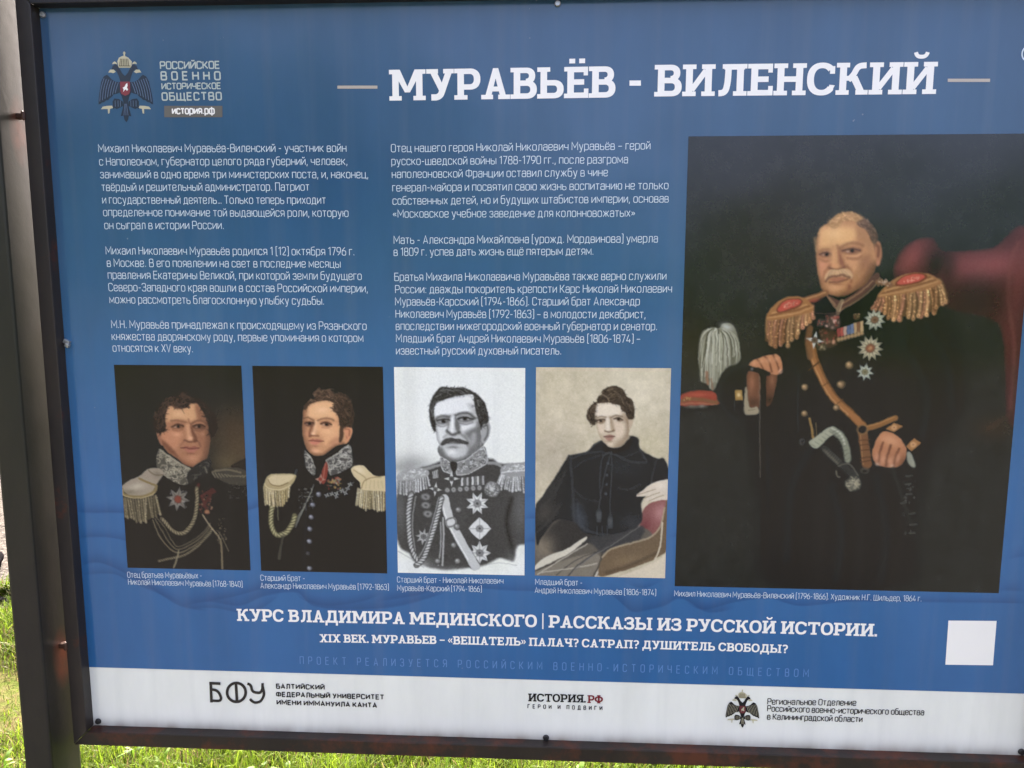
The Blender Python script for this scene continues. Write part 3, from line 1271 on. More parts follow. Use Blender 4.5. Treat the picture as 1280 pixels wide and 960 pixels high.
def bolt(px, py, mat, r=0.0055, h=0.004, label=None):
    x, z = on_board(px, py)
    bm = bmesh.new()
    bmesh.ops.create_cone(bm, cap_ends=True, cap_tris=False, segments=16, radius1=r, radius2=r * 0.8, depth=h)
    bmesh.ops.rotate(bm, verts=bm.verts, cent=(0, 0, 0), matrix=Matrix.Rotation(math.radians(90), 3, 'X'))
    bmesh.ops.bevel(bm, geom=bm.edges[:], offset=r * 0.12, segments=1, affect='EDGES')
    bmesh.ops.translate(bm, vec=(x, -h / 2 - 0.0006, z), verts=bm.verts)
    # cross recess
    o = finish('bolt', bm, mat, board, False)
    if label:
        o['label'] = label
    return o


bolt(54.5, 19, M_ZINC, 0.005)
bolt(697, 5, M_ZINC, 0.005)
bolt(123.5, 901, M_BOLT, 0.0055)
bolt(682.5, 921.5, M_BOLT, 0.0055)
bolt(1276, 939, M_BOLT, 0.0055)
# bent clip at the left edge
x, z = on_board(86, 429)
bm = bmesh.new()
box_bm(bm, x - 0.007, x + 0.003, -0.006, -0.0008, z - 0.002, z + 0.005, 0.001)
box_bm(bm, x - 0.001, x + 0.006, -0.009, -0.003, z - 0.005, z + 0.001, 0.001)
bmesh.ops.rotate(bm, verts=bm.verts, cent=(x, 0, z), matrix=Matrix.Rotation(math.radians(28), 3, 'Y'))
finish('screw_clip', bm, M_ZINC, board)

# ------------------------------------------------------------------ lettering on the board
L1, L2 = 0.0009, 0.0013
k = Ink(L1)
k.slab('МУРАВЬЁВ', (487, 126), (769, 122), 38.6)
k.slab('ВИЛЕНСКИЙ', (818, 120.8), (1169.3, 117.6), 39.6)
k.rect(786.8, 100.8, 801, 107.3)
k.build('title_lettering', I_WHITE, board)
for r_ in ((421.9, 107.2, 471.9, 111), (1184.3, 98.6, 1237.2, 102.6)):
    k = Ink(L1)
    k.rect(*r_)
    k.build('title_rule', I_TAN, board)

PARAS = [
    [('Михаил Николаевич Муравьёв-Виленский - участник войн', 123.9, 190.2, 432.9, 189.7),
     ('с Наполеоном, губернатор целого ряда губерний, человек,', 125, 206.7, 434.4, 206.0),
     ('занимавший в одно время три министерских поста, и, наконец,', 126.2, 222.6, 460.4, 222.6),
     ('твёрдый и решительный администратор. Патриот', 127.9, 238.5, 386.7, 238.2),
     ('и государственный деятель… Только теперь приходит', 128.8, 254.4, 407.2, 254.7),
     ('определенное понимание той выдающейся роли, которую', 130, 270, 435.5, 270.9),
     ('он сыграл в истории России.', 131.4, 286.2, 280, 286.2)],
    [('Михаил Николаевич Муравьёв родился 1 (12) октября 1796 г.', 133.1, 317.9, 443, 319.1),
     ('в Москве. В его появлении на свет в последние месяцы', 134.6, 333.2, 425.7, 334.4),
     ('правления Екатерины Великой, при которой земли будущего', 135.7, 348.3, 452, 349.7),
     ('Северо-Западного края вошли в состав Российской империи,', 136.6, 363.6, 459.8, 365.3),
     ('можно рассмотреть благосклонную улыбку судьбы.', 137.8, 378.9, 405.2, 380.7)],
    [('М.Н. Муравьёв принадлежал к происходящему из Рязанского', 140.1, 409.9, 458.1, 412.2),
     ('княжества дворянскому роду, первые упоминания о котором', 140.6, 424.9, 454, 427.2),
     ('относятся к XV веку.', 141.8, 439.3, 241.5, 440.2)],
    [('Отец нашего героя Николай Николаевич Муравьёв – герой', 489.3, 190.1, 812.5, 186.6),
     ('русско-шведской войны 1788-1790 гг., после разгрома', 489.8, 206.3, 784.4, 203.9),
     ('наполеоновской Франции оставил службу в чине', 490.4, 222.4, 759.3, 220.1),
     ('генерал-майора и посвятил свою жизнь воспитанию не только', 491, 239.2, 835, 236.3),
     ('собственных детей, но и будущих штабистов империи, основав', 491.3, 255.7, 835.3, 252.8),
     ('«Московское учебное заведение для колонновожатых»', 491.6, 271.9, 793.7, 270.7)],
    [('Мать - Александра Михайловна (урожд. Мордвинова) умерла', 492.7, 304.6, 821.7, 302.8),
     ('в 1809 г. успев дать жизнь ещё пятерым детям.', 492.7, 319.6, 741.6, 318.4)],
    [('Братья Михаила Николаевича Муравьёва также верно служили', 493.6, 350.9, 832.4, 349.5),
     ('России: дважды покоритель крепости Карс Николай Николаевич', 494.5, 366.3, 839.4, 365.4),
     ('Муравьёв-Карсский (1794-1866). Старший брат Александр', 494.5, 381.6, 799.2, 381.3),
     ('Николаевич Муравьёв (1792-1863) – в молодости декабрист,', 495, 396.9, 806.7, 397.5),
     ('впоследствии нижегородский военный губернатор и сенатор.', 495.3, 412.2, 821.1, 412.5),
     ('Младший брат Андрей Николаевич Муравьёв (1806-1874) –', 495.6, 427.5, 800, 428.1),
     ('известный русский духовный писатель.', 495.6, 442.9, 701.4, 442.9)]]
for para in PARAS:
    k = Ink(L1)
    for t, x0, y0, x1, y1 in para:
        k.thin(t, (x0, y0), (x1, y1), 9.6, .88)
    k.build('text_paragraph', I_PALE, board)

k = Ink(L1)
k.slab('КУРС ВЛАДИМИРА МЕДИНСКОГО | РАССКАЗЫ ИЗ РУССКОЙ ИСТОРИИ.', (296.8, 775.8), (1095.8, 795.4), 15.4, mid=(640, 783.0), track=.5)
k.slab('XIX ВЕК. МУРАВЬЕВ – «ВЕШАТЕЛЬ» ПАЛАЧ? САТРАП? ДУШИТЕЛЬ СВОБОДЫ?', (400, 802.5), (984.3, 816.2), 10.3, mid=(641, 806.6), track=.6)
k.build('heading_lettering', I_WHITE, board)
k = Ink(L1)
k.thin('ПРОЕКТ РЕАЛИЗУЕТСЯ РОССИЙСКИМ ВОЕННО-ИСТОРИЧЕСКИМ ОБЩЕСТВОМ', (375.5, 829.6), (1010, 845.8), 9.2, 1.0, mid=(640, 835.6), track=7.5, space=9)
k.build('faint_lettering', I_FAINT, board)

CAPTIONS = [
    [('Отец братьев Муравьёвых -', 160, 721.6, 252.5, 722.6), ('Николай Николаевич Муравьёв (1768-1840)', 161, 730.4, 303, 733.4)],
    [('Старший брат -', 326.3, 725.3, 381, 726), ('Александр Николаевич Муравьёв (1792-1863)', 326.3, 735, 485.8, 737)],
    [('Старший брат - Николай Николаевич', 496.8, 727.5, 629, 729.2), ('Муравьёв-Карский (1794-1866)', 497, 738, 601.8, 739.4)],
    [('Младший брат -', 669.3, 730.4, 727.5, 731.5), ('Андрей Николаевич Муравьёв (1806-1874)', 668.8, 740.7, 819.5, 743.8)],
    [('Михаил Николаевич Муравьёв-Виленский (1796-1866). Художник Н.Г. Шильдер, 1864 г.', 843, 744.8, 1151.3, 751.4)]]
caption_parts = []
for cap in CAPTIONS:
    k = Ink(L1)
    for t, x0, y0, x1, y1 in cap:
        k.thin(t, (x0, y0), (x1, y1), 6.9, .85)
    caption_parts.append(k)

# blank white square by the headings
k = Ink(L1)
q = [on_board(*p) for p in ((1181.3, 830.5), (1240.8, 831.3), (1245.4, 775.8), (1185.2, 775.4))]
k.add(np.array(q), [(0, 1, 2, 3)])
k.build('white_square', I_WHITE, board)

# ring at the right edge
k = Ink(L1)
c = on_board(1287.5, 67)
r = 10.5 * px_len(1280, 67)
ps = stroke_quads([(c[0] + r * math.cos(a), c[1] + r * math.sin(a)) for a in np.linspace(0, 2 * math.pi, 33)[:-1]], r * 0.16, True)
v, f = union2d([[(p - c) / r for p in qd] for qd in ps])
k.add(v * r + c, f)
k.build('ring_mark', I_PALE, board)


# --- society emblem: two-headed eagle, used on blue and on white
def mirror(pts, ax=520):
    return [(2 * ax - x, y) for x, y in pts[::-1]]


def emblem(place, onblue):
    """place maps drawing units to survey points"""
    root_ink = Ink(L1)
    to = lambda p: on_board(*place(p[0], p[1]))

    def add(kk, polys):
        v, f = union2d([[(x / 100.0, y / 100.0) for x, y in q] for q in polys])
        kk.add(np.array([to(p * 100.0) for p in v]), f)
    wing = [(232, 645), (236, 585), (250, 510), (268, 430), (296, 382), (330, 366), (352, 382), (380, 412), (420, 432), (470, 436), (470, 530),
            (430, 545), (395, 552), (375, 575), (352, 588), (335, 605), (312, 608), (290, 625), (268, 626), (252, 640)]
    body = [(470, 430), (455, 380), (430, 330), (405, 315), (380, 318), (392, 285), (425, 262), (455, 290), (490, 350), (520, 378),
            (550, 350), (585, 290), (615, 262), (648, 285), (660, 318), (635, 315), (610, 330), (585, 380), (570, 430), (590, 520), (560, 570), (545, 620),
            (552, 680), (575, 760), (548, 752), (540, 790), (520, 815), (500, 790), (492, 752), (462, 758), (488, 680), (495, 620), (480, 570), (450, 520)]
    leg = [(385, 690), (380, 620), (400, 590), (450, 595), (490, 620), (492, 660), (450, 680), (420, 690), (402, 680)]
    add(root_ink, [wing, mirror(wing), body, leg, mirror(leg)])
    em = root_ink.build('emblem', I_BLACK if not onblue else ink('emblem_dark_ink', (36, 44, 62)), board)
    # feather lines
    kf = Ink(L2)
    lines = []
    for i in range(7):
        t = i / 6
        a = (300 + 150 * t, 400 + 40 * t)
        b = (248 + 165 * t, 620 - 80 * t)
        m = (262 + 165 * t, 500 - 10 * t)
        ln = round_path([a, m, b], 60)
        for q in (ln, [(1040 - x, y) for x, y in ln]):
            lines += stroke_quads(q, 6 if onblue else 4)
    for x in (410, 440, 465):
        for mx in (x, 1040 - x):
            lines += stroke_quads([(mx, 610), (mx, 668)], 5)
    for dx in (-22, 0, 22):
        lines += stroke_quads([(520 + dx * .4, 640), (520 + dx, 750)], 5)
    add(kf, lines)
    kf.build('feather_line', I_LOGO if not onblue else ink('feather_ink', (96, 112, 140)), em)
    # crown, beaks, feet
    kc = Ink(L1)
    crown = [(462, 300), (452, 240), (470, 205), (510, 188), (530, 188), (570, 205), (605, 240), (600, 300)]
    crown = [(x - 8, y) for x, y in crown]
    parts = [crown, [(512, 190), (512, 165), (505, 165), (505, 158), (512, 158), (512, 148), (528, 148), (528, 158), (535, 158), (535, 165), (528, 165), (528, 190)]]
    foot = [(255, 692), (275, 668), (320, 660), (375, 658), (384, 680), (352, 688), (345, 730), (330, 734), (328, 690), (290, 690)]
    beak = [(345, 345), (365, 318), (402, 318), (425, 338), (400, 352), (372, 345)]
    parts += [foot, mirror(foot), beak, mirror(beak)]
    for cx in (415, 625):
        parts.append([(cx - 26, 268), (cx - 18, 250), (cx, 240), (cx + 18, 250), (cx + 26, 268), (cx, 262)])
    add(kc, parts)
    kc.build('crown', I_LOGO, em)
    kl = Ink(L2)
    ls = []
    for dx in (-48, -30, -10, 10, 30, 48):
        ls += stroke_quads([(520 + dx - 4, 285), (520 + dx * .8 - 2, 215)], 7)
    ls += stroke_quads([(462, 284), (580, 284)], 7)
    add(kl, ls)
    kl.build('crown_line', ink('crown_line_ink', (92, 84, 60)), em)
    # shield
    ks = Ink(L2)
    sh = [(468, 432), (572, 432), (572, 520), (560, 548), (520, 566), (480, 548), (468, 520)]
    add(ks, [sh])
    ks.build('shield', ink('shield_red_ink', (128, 52, 62) if onblue else (96, 40, 44)), em)
    kr = Ink(L2 + 0.0004)
    rider = [(500, 530), (505, 505), (495, 490), (515, 480), (530, 455), (545, 445), (548, 470), (540, 490), (552, 505), (540, 520), (525, 505), (512, 515)]
    add(kr, [rider])
    kr.build('rider', I_WHITE if onblue else I_LOGO, em)
    return em


emblem(lambda x, y: (157 + (x - 520) * 68 / 575.0 - (y - 480) * -0.004, 153 + (y - 815) * 88 / 665.0), True)
emblem(lambda x, y: (927.9 + (x - 520) * 42 / 575.0, 909 + (y - 812) * 47.5 / 665.0 + (x - 520) * 0.0018), False)

k = Ink(L1)
k.thin('РОССИЙСКОЕ', (201.1, 86.1), (274.5, 85.6), 8.6, 1.9)
k.thin('ВОЕННО', (202.2, 99.8), (275.6, 99.7), 9.7, 2.0, track=5.2)
k.thin('ИСТОРИЧЕСКОЕ', (203, 111.6), (276, 111), 7.2, 1.9)
k.thin('ОБЩЕСТВО', (203.4, 125.3), (277, 124.8), 9.0, 2.0, track=2.6)
k.build('society_lettering', I_GREY, board)
k = Ink(L1)
k.rect(205.6, 132.4, 278.4, 146.7)
tagp = k.build('web_tag', I_TAG, board)
k = Ink(L2)
k.thin('история.рф', (216.3, 142.4), (268.3, 142.4), 8.4, 2.0)
k.build('web_lettering', I_WHITE, tagp)

# --- footer logos
k = Ink(L1)
fx = lambda x, y: on_board(250 + x / 4.923, 840 + y / 4.923)
ps = []
ps += stroke_quads([(58, 67), (127, 70)], 17)
ps += stroke_quads([(67, 60), (72, 186)], 17)
ps += stroke_quads(round_path([(70, 106), (112, 108), (140, 178), (68, 174)], 36), 16)
ps += stroke_quads([(225 + 57 * math.cos(a), 124 + 58 * math.sin(a)) for a in np.linspace(0, 2 * math.pi, 41)[:-1]], 17, True)
ps += stroke_quads([(222, 70), (229, 180)], 17)
ps += stroke_quads(round_path([(292, 70), (314, 74), (322, 122), (372, 128), (386, 104), (386, 66)], 26), 16)
ps += stroke_quads(round_path([(386, 84), (398, 140), (372, 184), (330, 188), (308, 164)], 34), 16)
v, f = union2d([[(x / 100, y / 100) for x, y in q] for q in ps])
k.add(np.array([fx(*(p * 100)) for p in v]), f)
k.thin('БАЛТИЙСКИЙ', (345.9, 860.1), (405.4, 861.4), 5.3, 2.5, track=2.6)
k.thin('ФЕДЕРАЛЬНЫЙ УНИВЕРСИТЕТ', (345.9, 870.1), (479.7, 873.8), 5.3, 2.5, track=2.6)
k.thin('ИМЕНИ ИММАНУИЛА КАНТА', (346.7, 880.1), (470.8, 884), 5.3, 2.5, track=2.6)
k.build('university_logo', I_BLACK, board)
k = Ink(L1)
k.slab('ИСТОРИЯ.', (660.2, 876.3), (732, 877.9), 9.8, track=.3)
k.thin('ГЕРОИ И ПОДВИГИ', (659.9, 884.8), (752.5, 887.2), 4.6, 1.8, track=8, space=8)
po = k.build('portal_logo', I_BLACK, board)
k = Ink(L1)
k.slab('РФ', (734.3, 878.4), (753.6, 878.8), 9.8)
k.build('red_lettering', I_RED, po)
k = Ink(L1)
k.thin('Региональное Отделение', (959.4, 880), (1069.5, 881.6), 7.2, 1.25)
k.thin('Российского военно-исторического общества', (959.2, 888.7), (1154.3, 893.5), 7.2, 1.25, mid=(1060, 891.4))
k.thin('в Калининградской области', (959, 898.8), (1077.3, 902.2), 7.2, 1.25)
k.build('department_lettering', I_BLACK, board)
# ------------------------------------------------------------------ printed portraits
QUADS = [((143.3, 456), (302.8, 456.9), (312.6, 712.8), (159.3, 709.3)),
         ((316, 456.9), (479.9, 458.7), (482.9, 715.9), (326.3, 713.8)),
         ((493.3, 459.3), (656.7, 459.3), (655.5, 717.6), (496.9, 717)),
         ((669.8, 459.3), (837.8, 459.8), (832.2, 722.9), (668.9, 718.7)),
         ((861.3, 170.6), None, (1248, 741), (842.5, 732.5))]


def quad_rect(q):
    p = [on_board(*c) if c else None for c in q]
    xl = (p[0][0] + p[3][0]) / 2
    xr = p[2][0] if p[1] is None else (p[1][0] + p[2][0]) / 2
    zt = p[0][1] if p[1] is None else (p[0][1] + p[1][1]) / 2
    zb = (p[2][1] + p[3][1]) / 2
    return float(xl), float(xr), float(zb), float(zt)


# generic drawing motifs -----------------------------------------------------------------
def star(A, x, y, r, col, core, n=8, rot=0.0, inner=.45, hot=None):
    p = []
    for i in range(2 * n):
        a = math.pi * i / n + math.radians(rot)
        q = r if i % 2 == 0 else r * inner
        p.append((x + q * math.cos(a), y + q * math.sin(a)))
    A.fill(p, col, 1, 0, False)
    for i in range(n):
        a = 2 * math.pi * i / n + math.radians(rot)
        A.line([(x + r * .2 * math.cos(a), y + r * .2 * math.sin(a)), (x + r * .9 * math.cos(a), y + r * .9 * math.sin(a))], r * .06, [c * .6 for c in col], .7)
        A.line([(x + r * .2 * math.cos(a + .3), y + r * .2 * math.sin(a + .3)), (x + r * .5 * math.cos(a + .3), y + r * .5 * math.sin(a + .3))], r * .06, [min(255, c * 1.2) for c in col], .5)
    A.blob(x, y, r * .36, r * .36, [c * .55 for c in core], 1, 0, 3)
    A.blob(x, y, r * .28, r * .28, core, 1, 0, 3)
    A.blob(x, y, r * .14, r * .14, hot or [c * .6 for c in core], .9, 0, 2)


def fringe(A, S_, E_, n, cols, w, seed=1, bow=0.0, curl=True):
    g = np.random.default_rng(seed)
    S_, E_ = Art.spline(S_, False, 10), Art.spline(E_, False, 10)
    at = lambda P, t: np.array([np.interp(t, np.linspace(0, 1, len(P)), P[:, k]) for k in (0, 1)])
    A.fill(list(S_[::4]) + list(E_[::-4]), [c * .5 for c in cols[0]], 1, 1, False)
    for i in range(n):
        t = (i + .5) / n
        a, b = at(S_, t), at(E_, t) + g.normal(0, 1.2, 2) * w * .3
        m = (a + b) / 2 + np.array([bow, -abs(bow) * .2])
        c = np.array(cols[g.integers(len(cols))], float) * g.uniform(.8, 1.12)
        A.line([a, m, b], w, c * .55, .9, .3 * w)
        A.line([a - (w * .12, 0), m - (w * .12, 0), b - (w * .12, 0)], w * .5, c, .95, .2 * w)
        for u in np.linspace(.1, .95, 7):
            q = a * (1 - u) ** 2 + 2 * m * u * (1 - u) + b * u * u
            A.blob(q[0], q[1], w * .32, w * .22, np.minimum(255, c * g.uniform(.7, 1.35)), .6)
        for u in g.uniform(.05, .98, 5):
            q = a * (1 - u) ** 2 + 2 * m * u * (1 - u) + b * u * u
            A.blob(q[0] + g.normal(0, w * .2), q[1], w * .16, w * .16, np.minimum(255, c * 1.55 + 12), .8, 0, 2)
        if curl:
            A.blob(b[0], b[1], w * .42, w * .5, np.minimum(255, c * 1.25), .9, 0, 2)
            A.blob(b[0], b[1], w * .16, w * .2, c * .4, .8)


def braid(A, pts, w, light, dark, step=.62, a=1.0):
    """twisted cord: lit core, dark edges, slanting ticks"""
    p = A.spline(pts, False, 12)
    L_ = np.concatenate([[0], np.cumsum(np.hypot(*np.diff(p, axis=0).T))])
    light, dark = np.array(light, float), np.array(dark, float)
    A.line(pts, w, dark * .8, a, w * .12)
    A.line(pts, w * .72, (light + dark) / 2, a, w * .15)
    n = max(3, int(L_[-1] / (w * step)))
    for i in range(n):
        s = (i + .5) / n * L_[-1]
        x, y = np.interp(s, L_, p[:, 0]), np.interp(s, L_, p[:, 1])
        x2, y2 = np.interp(s + 1, L_, p[:, 0]), np.interp(s + 1, L_, p[:, 1])
        t = math.atan2(y2 - y, x2 - x)
        ang = math.degrees(t)
        A.blob(x, y, w * .46, w * .2, light, .95 * a, ang + 48, 2)
        u, v = math.cos(t + .84), math.sin(t + .84)
        o = w * step * .5
        A.line([(x + o * math.cos(t) - u * w * .42, y + o * math.sin(t) - v * w * .42), (x + o * math.cos(t) + u * w * .42, y + o * math.sin(t) + v * w * .42)], w * .13, dark * .7, .8 * a)


def embroidery(A, poly, n, w, light, seed=3, a=.8):
    g = np.random.default_rng(seed)
    m = A.mask(poly)
    p = np.array(poly, float)
    lo, hi = p.min(0), p.max(0)
    for _ in range(n):
        x, y = g.uniform(lo, hi)
        r, t0 = g.uniform(w * 1.2, w * 3.5), g.uniform(0, 6.28)
        arc = [(x + r * math.cos(t0 + t), y + r * .8 * math.sin(t0 + t)) for t in np.linspace(0, g.uniform(1.5, 4.5), 6)]
        A.line(arc, w, np.array(light) * g.uniform(.7, 1.15), a, 0, True, None, m)


def hairdo(A, poly, centre, n, cols, w, length, curl=.9, seed=5, a=.75, light=(-.5, -.8)):
    """loose strands that follow the skull and stray a little over its outline"""
    g = np.random.default_rng(seed)
    p = Art.spline(poly, True, 6)
    lo, hi = p.min(0), p.max(0)
    q = np.roll(p, 1, 0)
    made = 0
    for _ in range(n * 6):
        if made >= n:
            break
        x, y = g.uniform(lo, hi)
        c = ((p[:, 1] > y) != (q[:, 1] > y)) & (x < (q[:, 0] - p[:, 0]) * (y - p[:, 1]) / (q[:, 1] - p[:, 1] + 1e-9) + p[:, 0])
        if c.sum() % 2 == 0:
            continue
        made += 1
        r = np.array([x - centre[0], y - centre[1]])
        r /= np.hypot(*r) + 1e-6
        t = math.atan2(r[0], -r[1]) + g.normal(0, .5)
        bend = g.normal(0, curl)
        L_ = length * g.uniform(.5, 1.2)
        lit = .95 + .3 * max(-.6, r[0] * light[0] + r[1] * light[1])
        col = np.clip(np.array(cols[g.integers(len(cols))]) * lit * g.uniform(.8, 1.15), 0, 255)
        sgn = 1 if r[0] > 0 else -1
        d0, d1 = (math.cos(t) * sgn, math.sin(t) * sgn), (math.cos(t + bend) * sgn, math.sin(t + bend) * sgn)
        A.line([(x - d0[0] * L_ * .4, y - d0[1] * L_ * .4), (x, y), (x + d1[0] * L_ * .6, y + d1[1] * L_ * .6)], w * g.uniform(.6, 1.3), col, a, w * .2, True, (1, .25))


def specks(A, x0, y0, x1, y1, n, cols, r, seed=1, a=.8):
    g = np.random.default_rng(seed)
    for _ in range(n):
        A.blob(g.uniform(x0, x1), g.uniform(y0, y1), r * g.uniform(.5, 1.2), r * g.uniform(.5, 1.2), np.array(cols[g.integers(len(cols))]) * g.uniform(.7, 1.15), a, 0, 2)


def button(A, x, y, r, col):
    A.blob(x, y, r * 1.1, r * 1.1, [c * .45 for c in col], 1, 0, 4)
    A.blob(x - r * .1, y - r * .1, r * .8, r * .8, col, 1, 0, 2)
    A.blob(x - r * .3, y - r * .3, r * .3, r * .3, [min(255, c * 1.5) for c in col], .9)


# heads: modelled in tone patches ------------------------------------------------------------
def head_stout(A):
    A.view(185, 480, 8)
    hair = [(80, 482), (56, 400), (84, 290), (130, 190), (200, 140), (290, 116), (340, 66), (400, 112), (480, 140), (566, 182), (630, 260), (684, 340), (692, 440), (664, 520), (622, 524), (602, 400), (560, 290), (500, 200), (450, 186), (400, 215), (340, 246), (250, 218), (205, 222), (178, 300), (168, 400), (182, 462), (130, 490)]
    A.fill([(85, 484), (112, 478), (140, 550), (150, 610), (118, 590)], (150, 100, 74), 1, 8)
    face = [(190, 222), (170, 330), (176, 420), (132, 500), (142, 590), (200, 680), (290, 742), (370, 802), (460, 832), (530, 812), (590, 740), (616, 620), (626, 500), (602, 400), (562, 290), (500, 200), (450, 186), (340, 235), (250, 205)]
    A.fill(face, (164, 112, 80), 1, 10)
    m = A.mask(face, 8)
    P = lambda pts, c, s=22, a=1.0: A.fill(pts, c, a * .92, s * 1.35, True, m)
    Ln = lambda pts, w, c, s=8, a=.88: A.line(pts, w, c, a, s * 1.5, True, None, m)
    P([(195, 240), (250, 225), (340, 250), (450, 195), (490, 230), (500, 330), (430, 368), (300, 352), (190, 366)], (206, 156, 110))
    A.blob(310, 300, 70, 36, (218, 170, 124), .8, 0, 1, m)
    P([(480, 215), (560, 290), (606, 400), (560, 385), (500, 340)], (136, 90, 64))
    P([(180, 455), (330, 470), (335, 560), (290, 640), (230, 640), (160, 560), (150, 500)], (188, 128, 92), 26)
    A.blob(290, 505, 50, 26, (212, 154, 114), .8, 0, 1, m)
    P([(140, 560), (200, 600), (272, 676), (296, 726), (220, 690), (146, 610)], (112, 68, 48), 16)
    P([(500, 480), (590, 470), (612, 600), (570, 700), (520, 640), (500, 560)], (148, 98, 70), 26)
    A.blob(545, 500, 26, 20, (178, 124, 92), .7, 0, 1, m)
    Ln([(618, 420), (628, 560), (602, 700), (540, 806)], 60, (84, 54, 40), 26)
    A.blob(450, 736, 60, 34, (186, 130, 96), .9, 0, 1, m)
    Ln([(290, 746), (390, 812), (480, 836)], 40, (112, 70, 50), 18)
    A.blob(430, 692, 60, 16, (126, 80, 58), .8, 0, 1, m)
    Ln([(232, 366), (306, 366), (384, 384)], 14, (114, 78, 56), 8)
    Ln([(436, 398), (490, 366), (552, 372), (588, 404)], 15, (94, 62, 46), 8)
    Ln([(408, 352), (418, 392)], 8, (128, 84, 60), 6)
    P([(232, 424), (290, 396), (352, 402), (362, 432), (310, 450), (246, 444)], (120, 78, 56), 9)
    P([(446, 418), (510, 398), (576, 420), (562, 456), (500, 456), (452, 444)], (96, 62, 46), 9)
    A.blob(276, 430, 18, 8, (184, 156, 134), .8)
    A.blob(486, 432, 16, 8, (150, 124, 106), .8)
    for x, y in ((308, 425), (514, 427)):
        A.blob(x, y, 20, 17, (28, 20, 18), 1, 0, 2)
    Ln([(242, 428), (300, 404), (358, 422)], 11, (52, 34, 26), 4)
    Ln([(450, 420), (514, 404), (574, 428)], 12, (44, 30, 24), 4)
    Ln([(250, 456), (310, 468), (352, 450)], 10, (132, 86, 62), 7)
    Ln([(462, 462), (520, 468), (560, 456)], 10, (110, 72, 54), 7)
    P([(428, 398), (452, 450), (496, 540), (492, 574), (462, 578), (442, 500), (424, 440)], (106, 66, 48), 10)
    Ln([(398, 420), (408, 500), (418, 536)], 36, (208, 154, 112), 14)
    A.blob(424, 542, 28, 20, (220, 166, 126), .9)
    Ln([(368, 560), (420, 578), (492, 568)], 15, (92, 56, 42), 6)
    Ln([(360, 575), (326, 612)], 10, (136, 88, 64), 8)
    Ln([(512, 580), (528, 622)], 10, (112, 72, 54), 8)
    P([(336, 640), (390, 622), (430, 628), (470, 620), (512, 640), (430, 648)], (142, 82, 66), 6)
    P([(370, 650), (500, 648), (470, 680), (410, 682)], (166, 102, 82), 8)
    Ln([(328, 636), (380, 636), (430, 648), (514, 640)], 10, (84, 44, 36), 3)
    A.fill(hair, (34, 26, 24), 1, 12)
    hairdo(A, hair, (390, 420), 260, [(40, 31, 28), (30, 24, 22), (54, 40, 33), (26, 21, 20), (62, 46, 37)], 15, 80, 1.1, 8, .7)
    for pts, c in (([(235, 190), (270, 225), (330, 240)], (84, 60, 46)), ([(330, 120), (345, 90), (380, 110)], (60, 48, 42)), ([(130, 300), (150, 340), (150, 400)], (64, 48, 40)), ([(180, 250), (160, 290)], (72, 54, 43))):
        A.line(pts, 16, c, .8, 8)


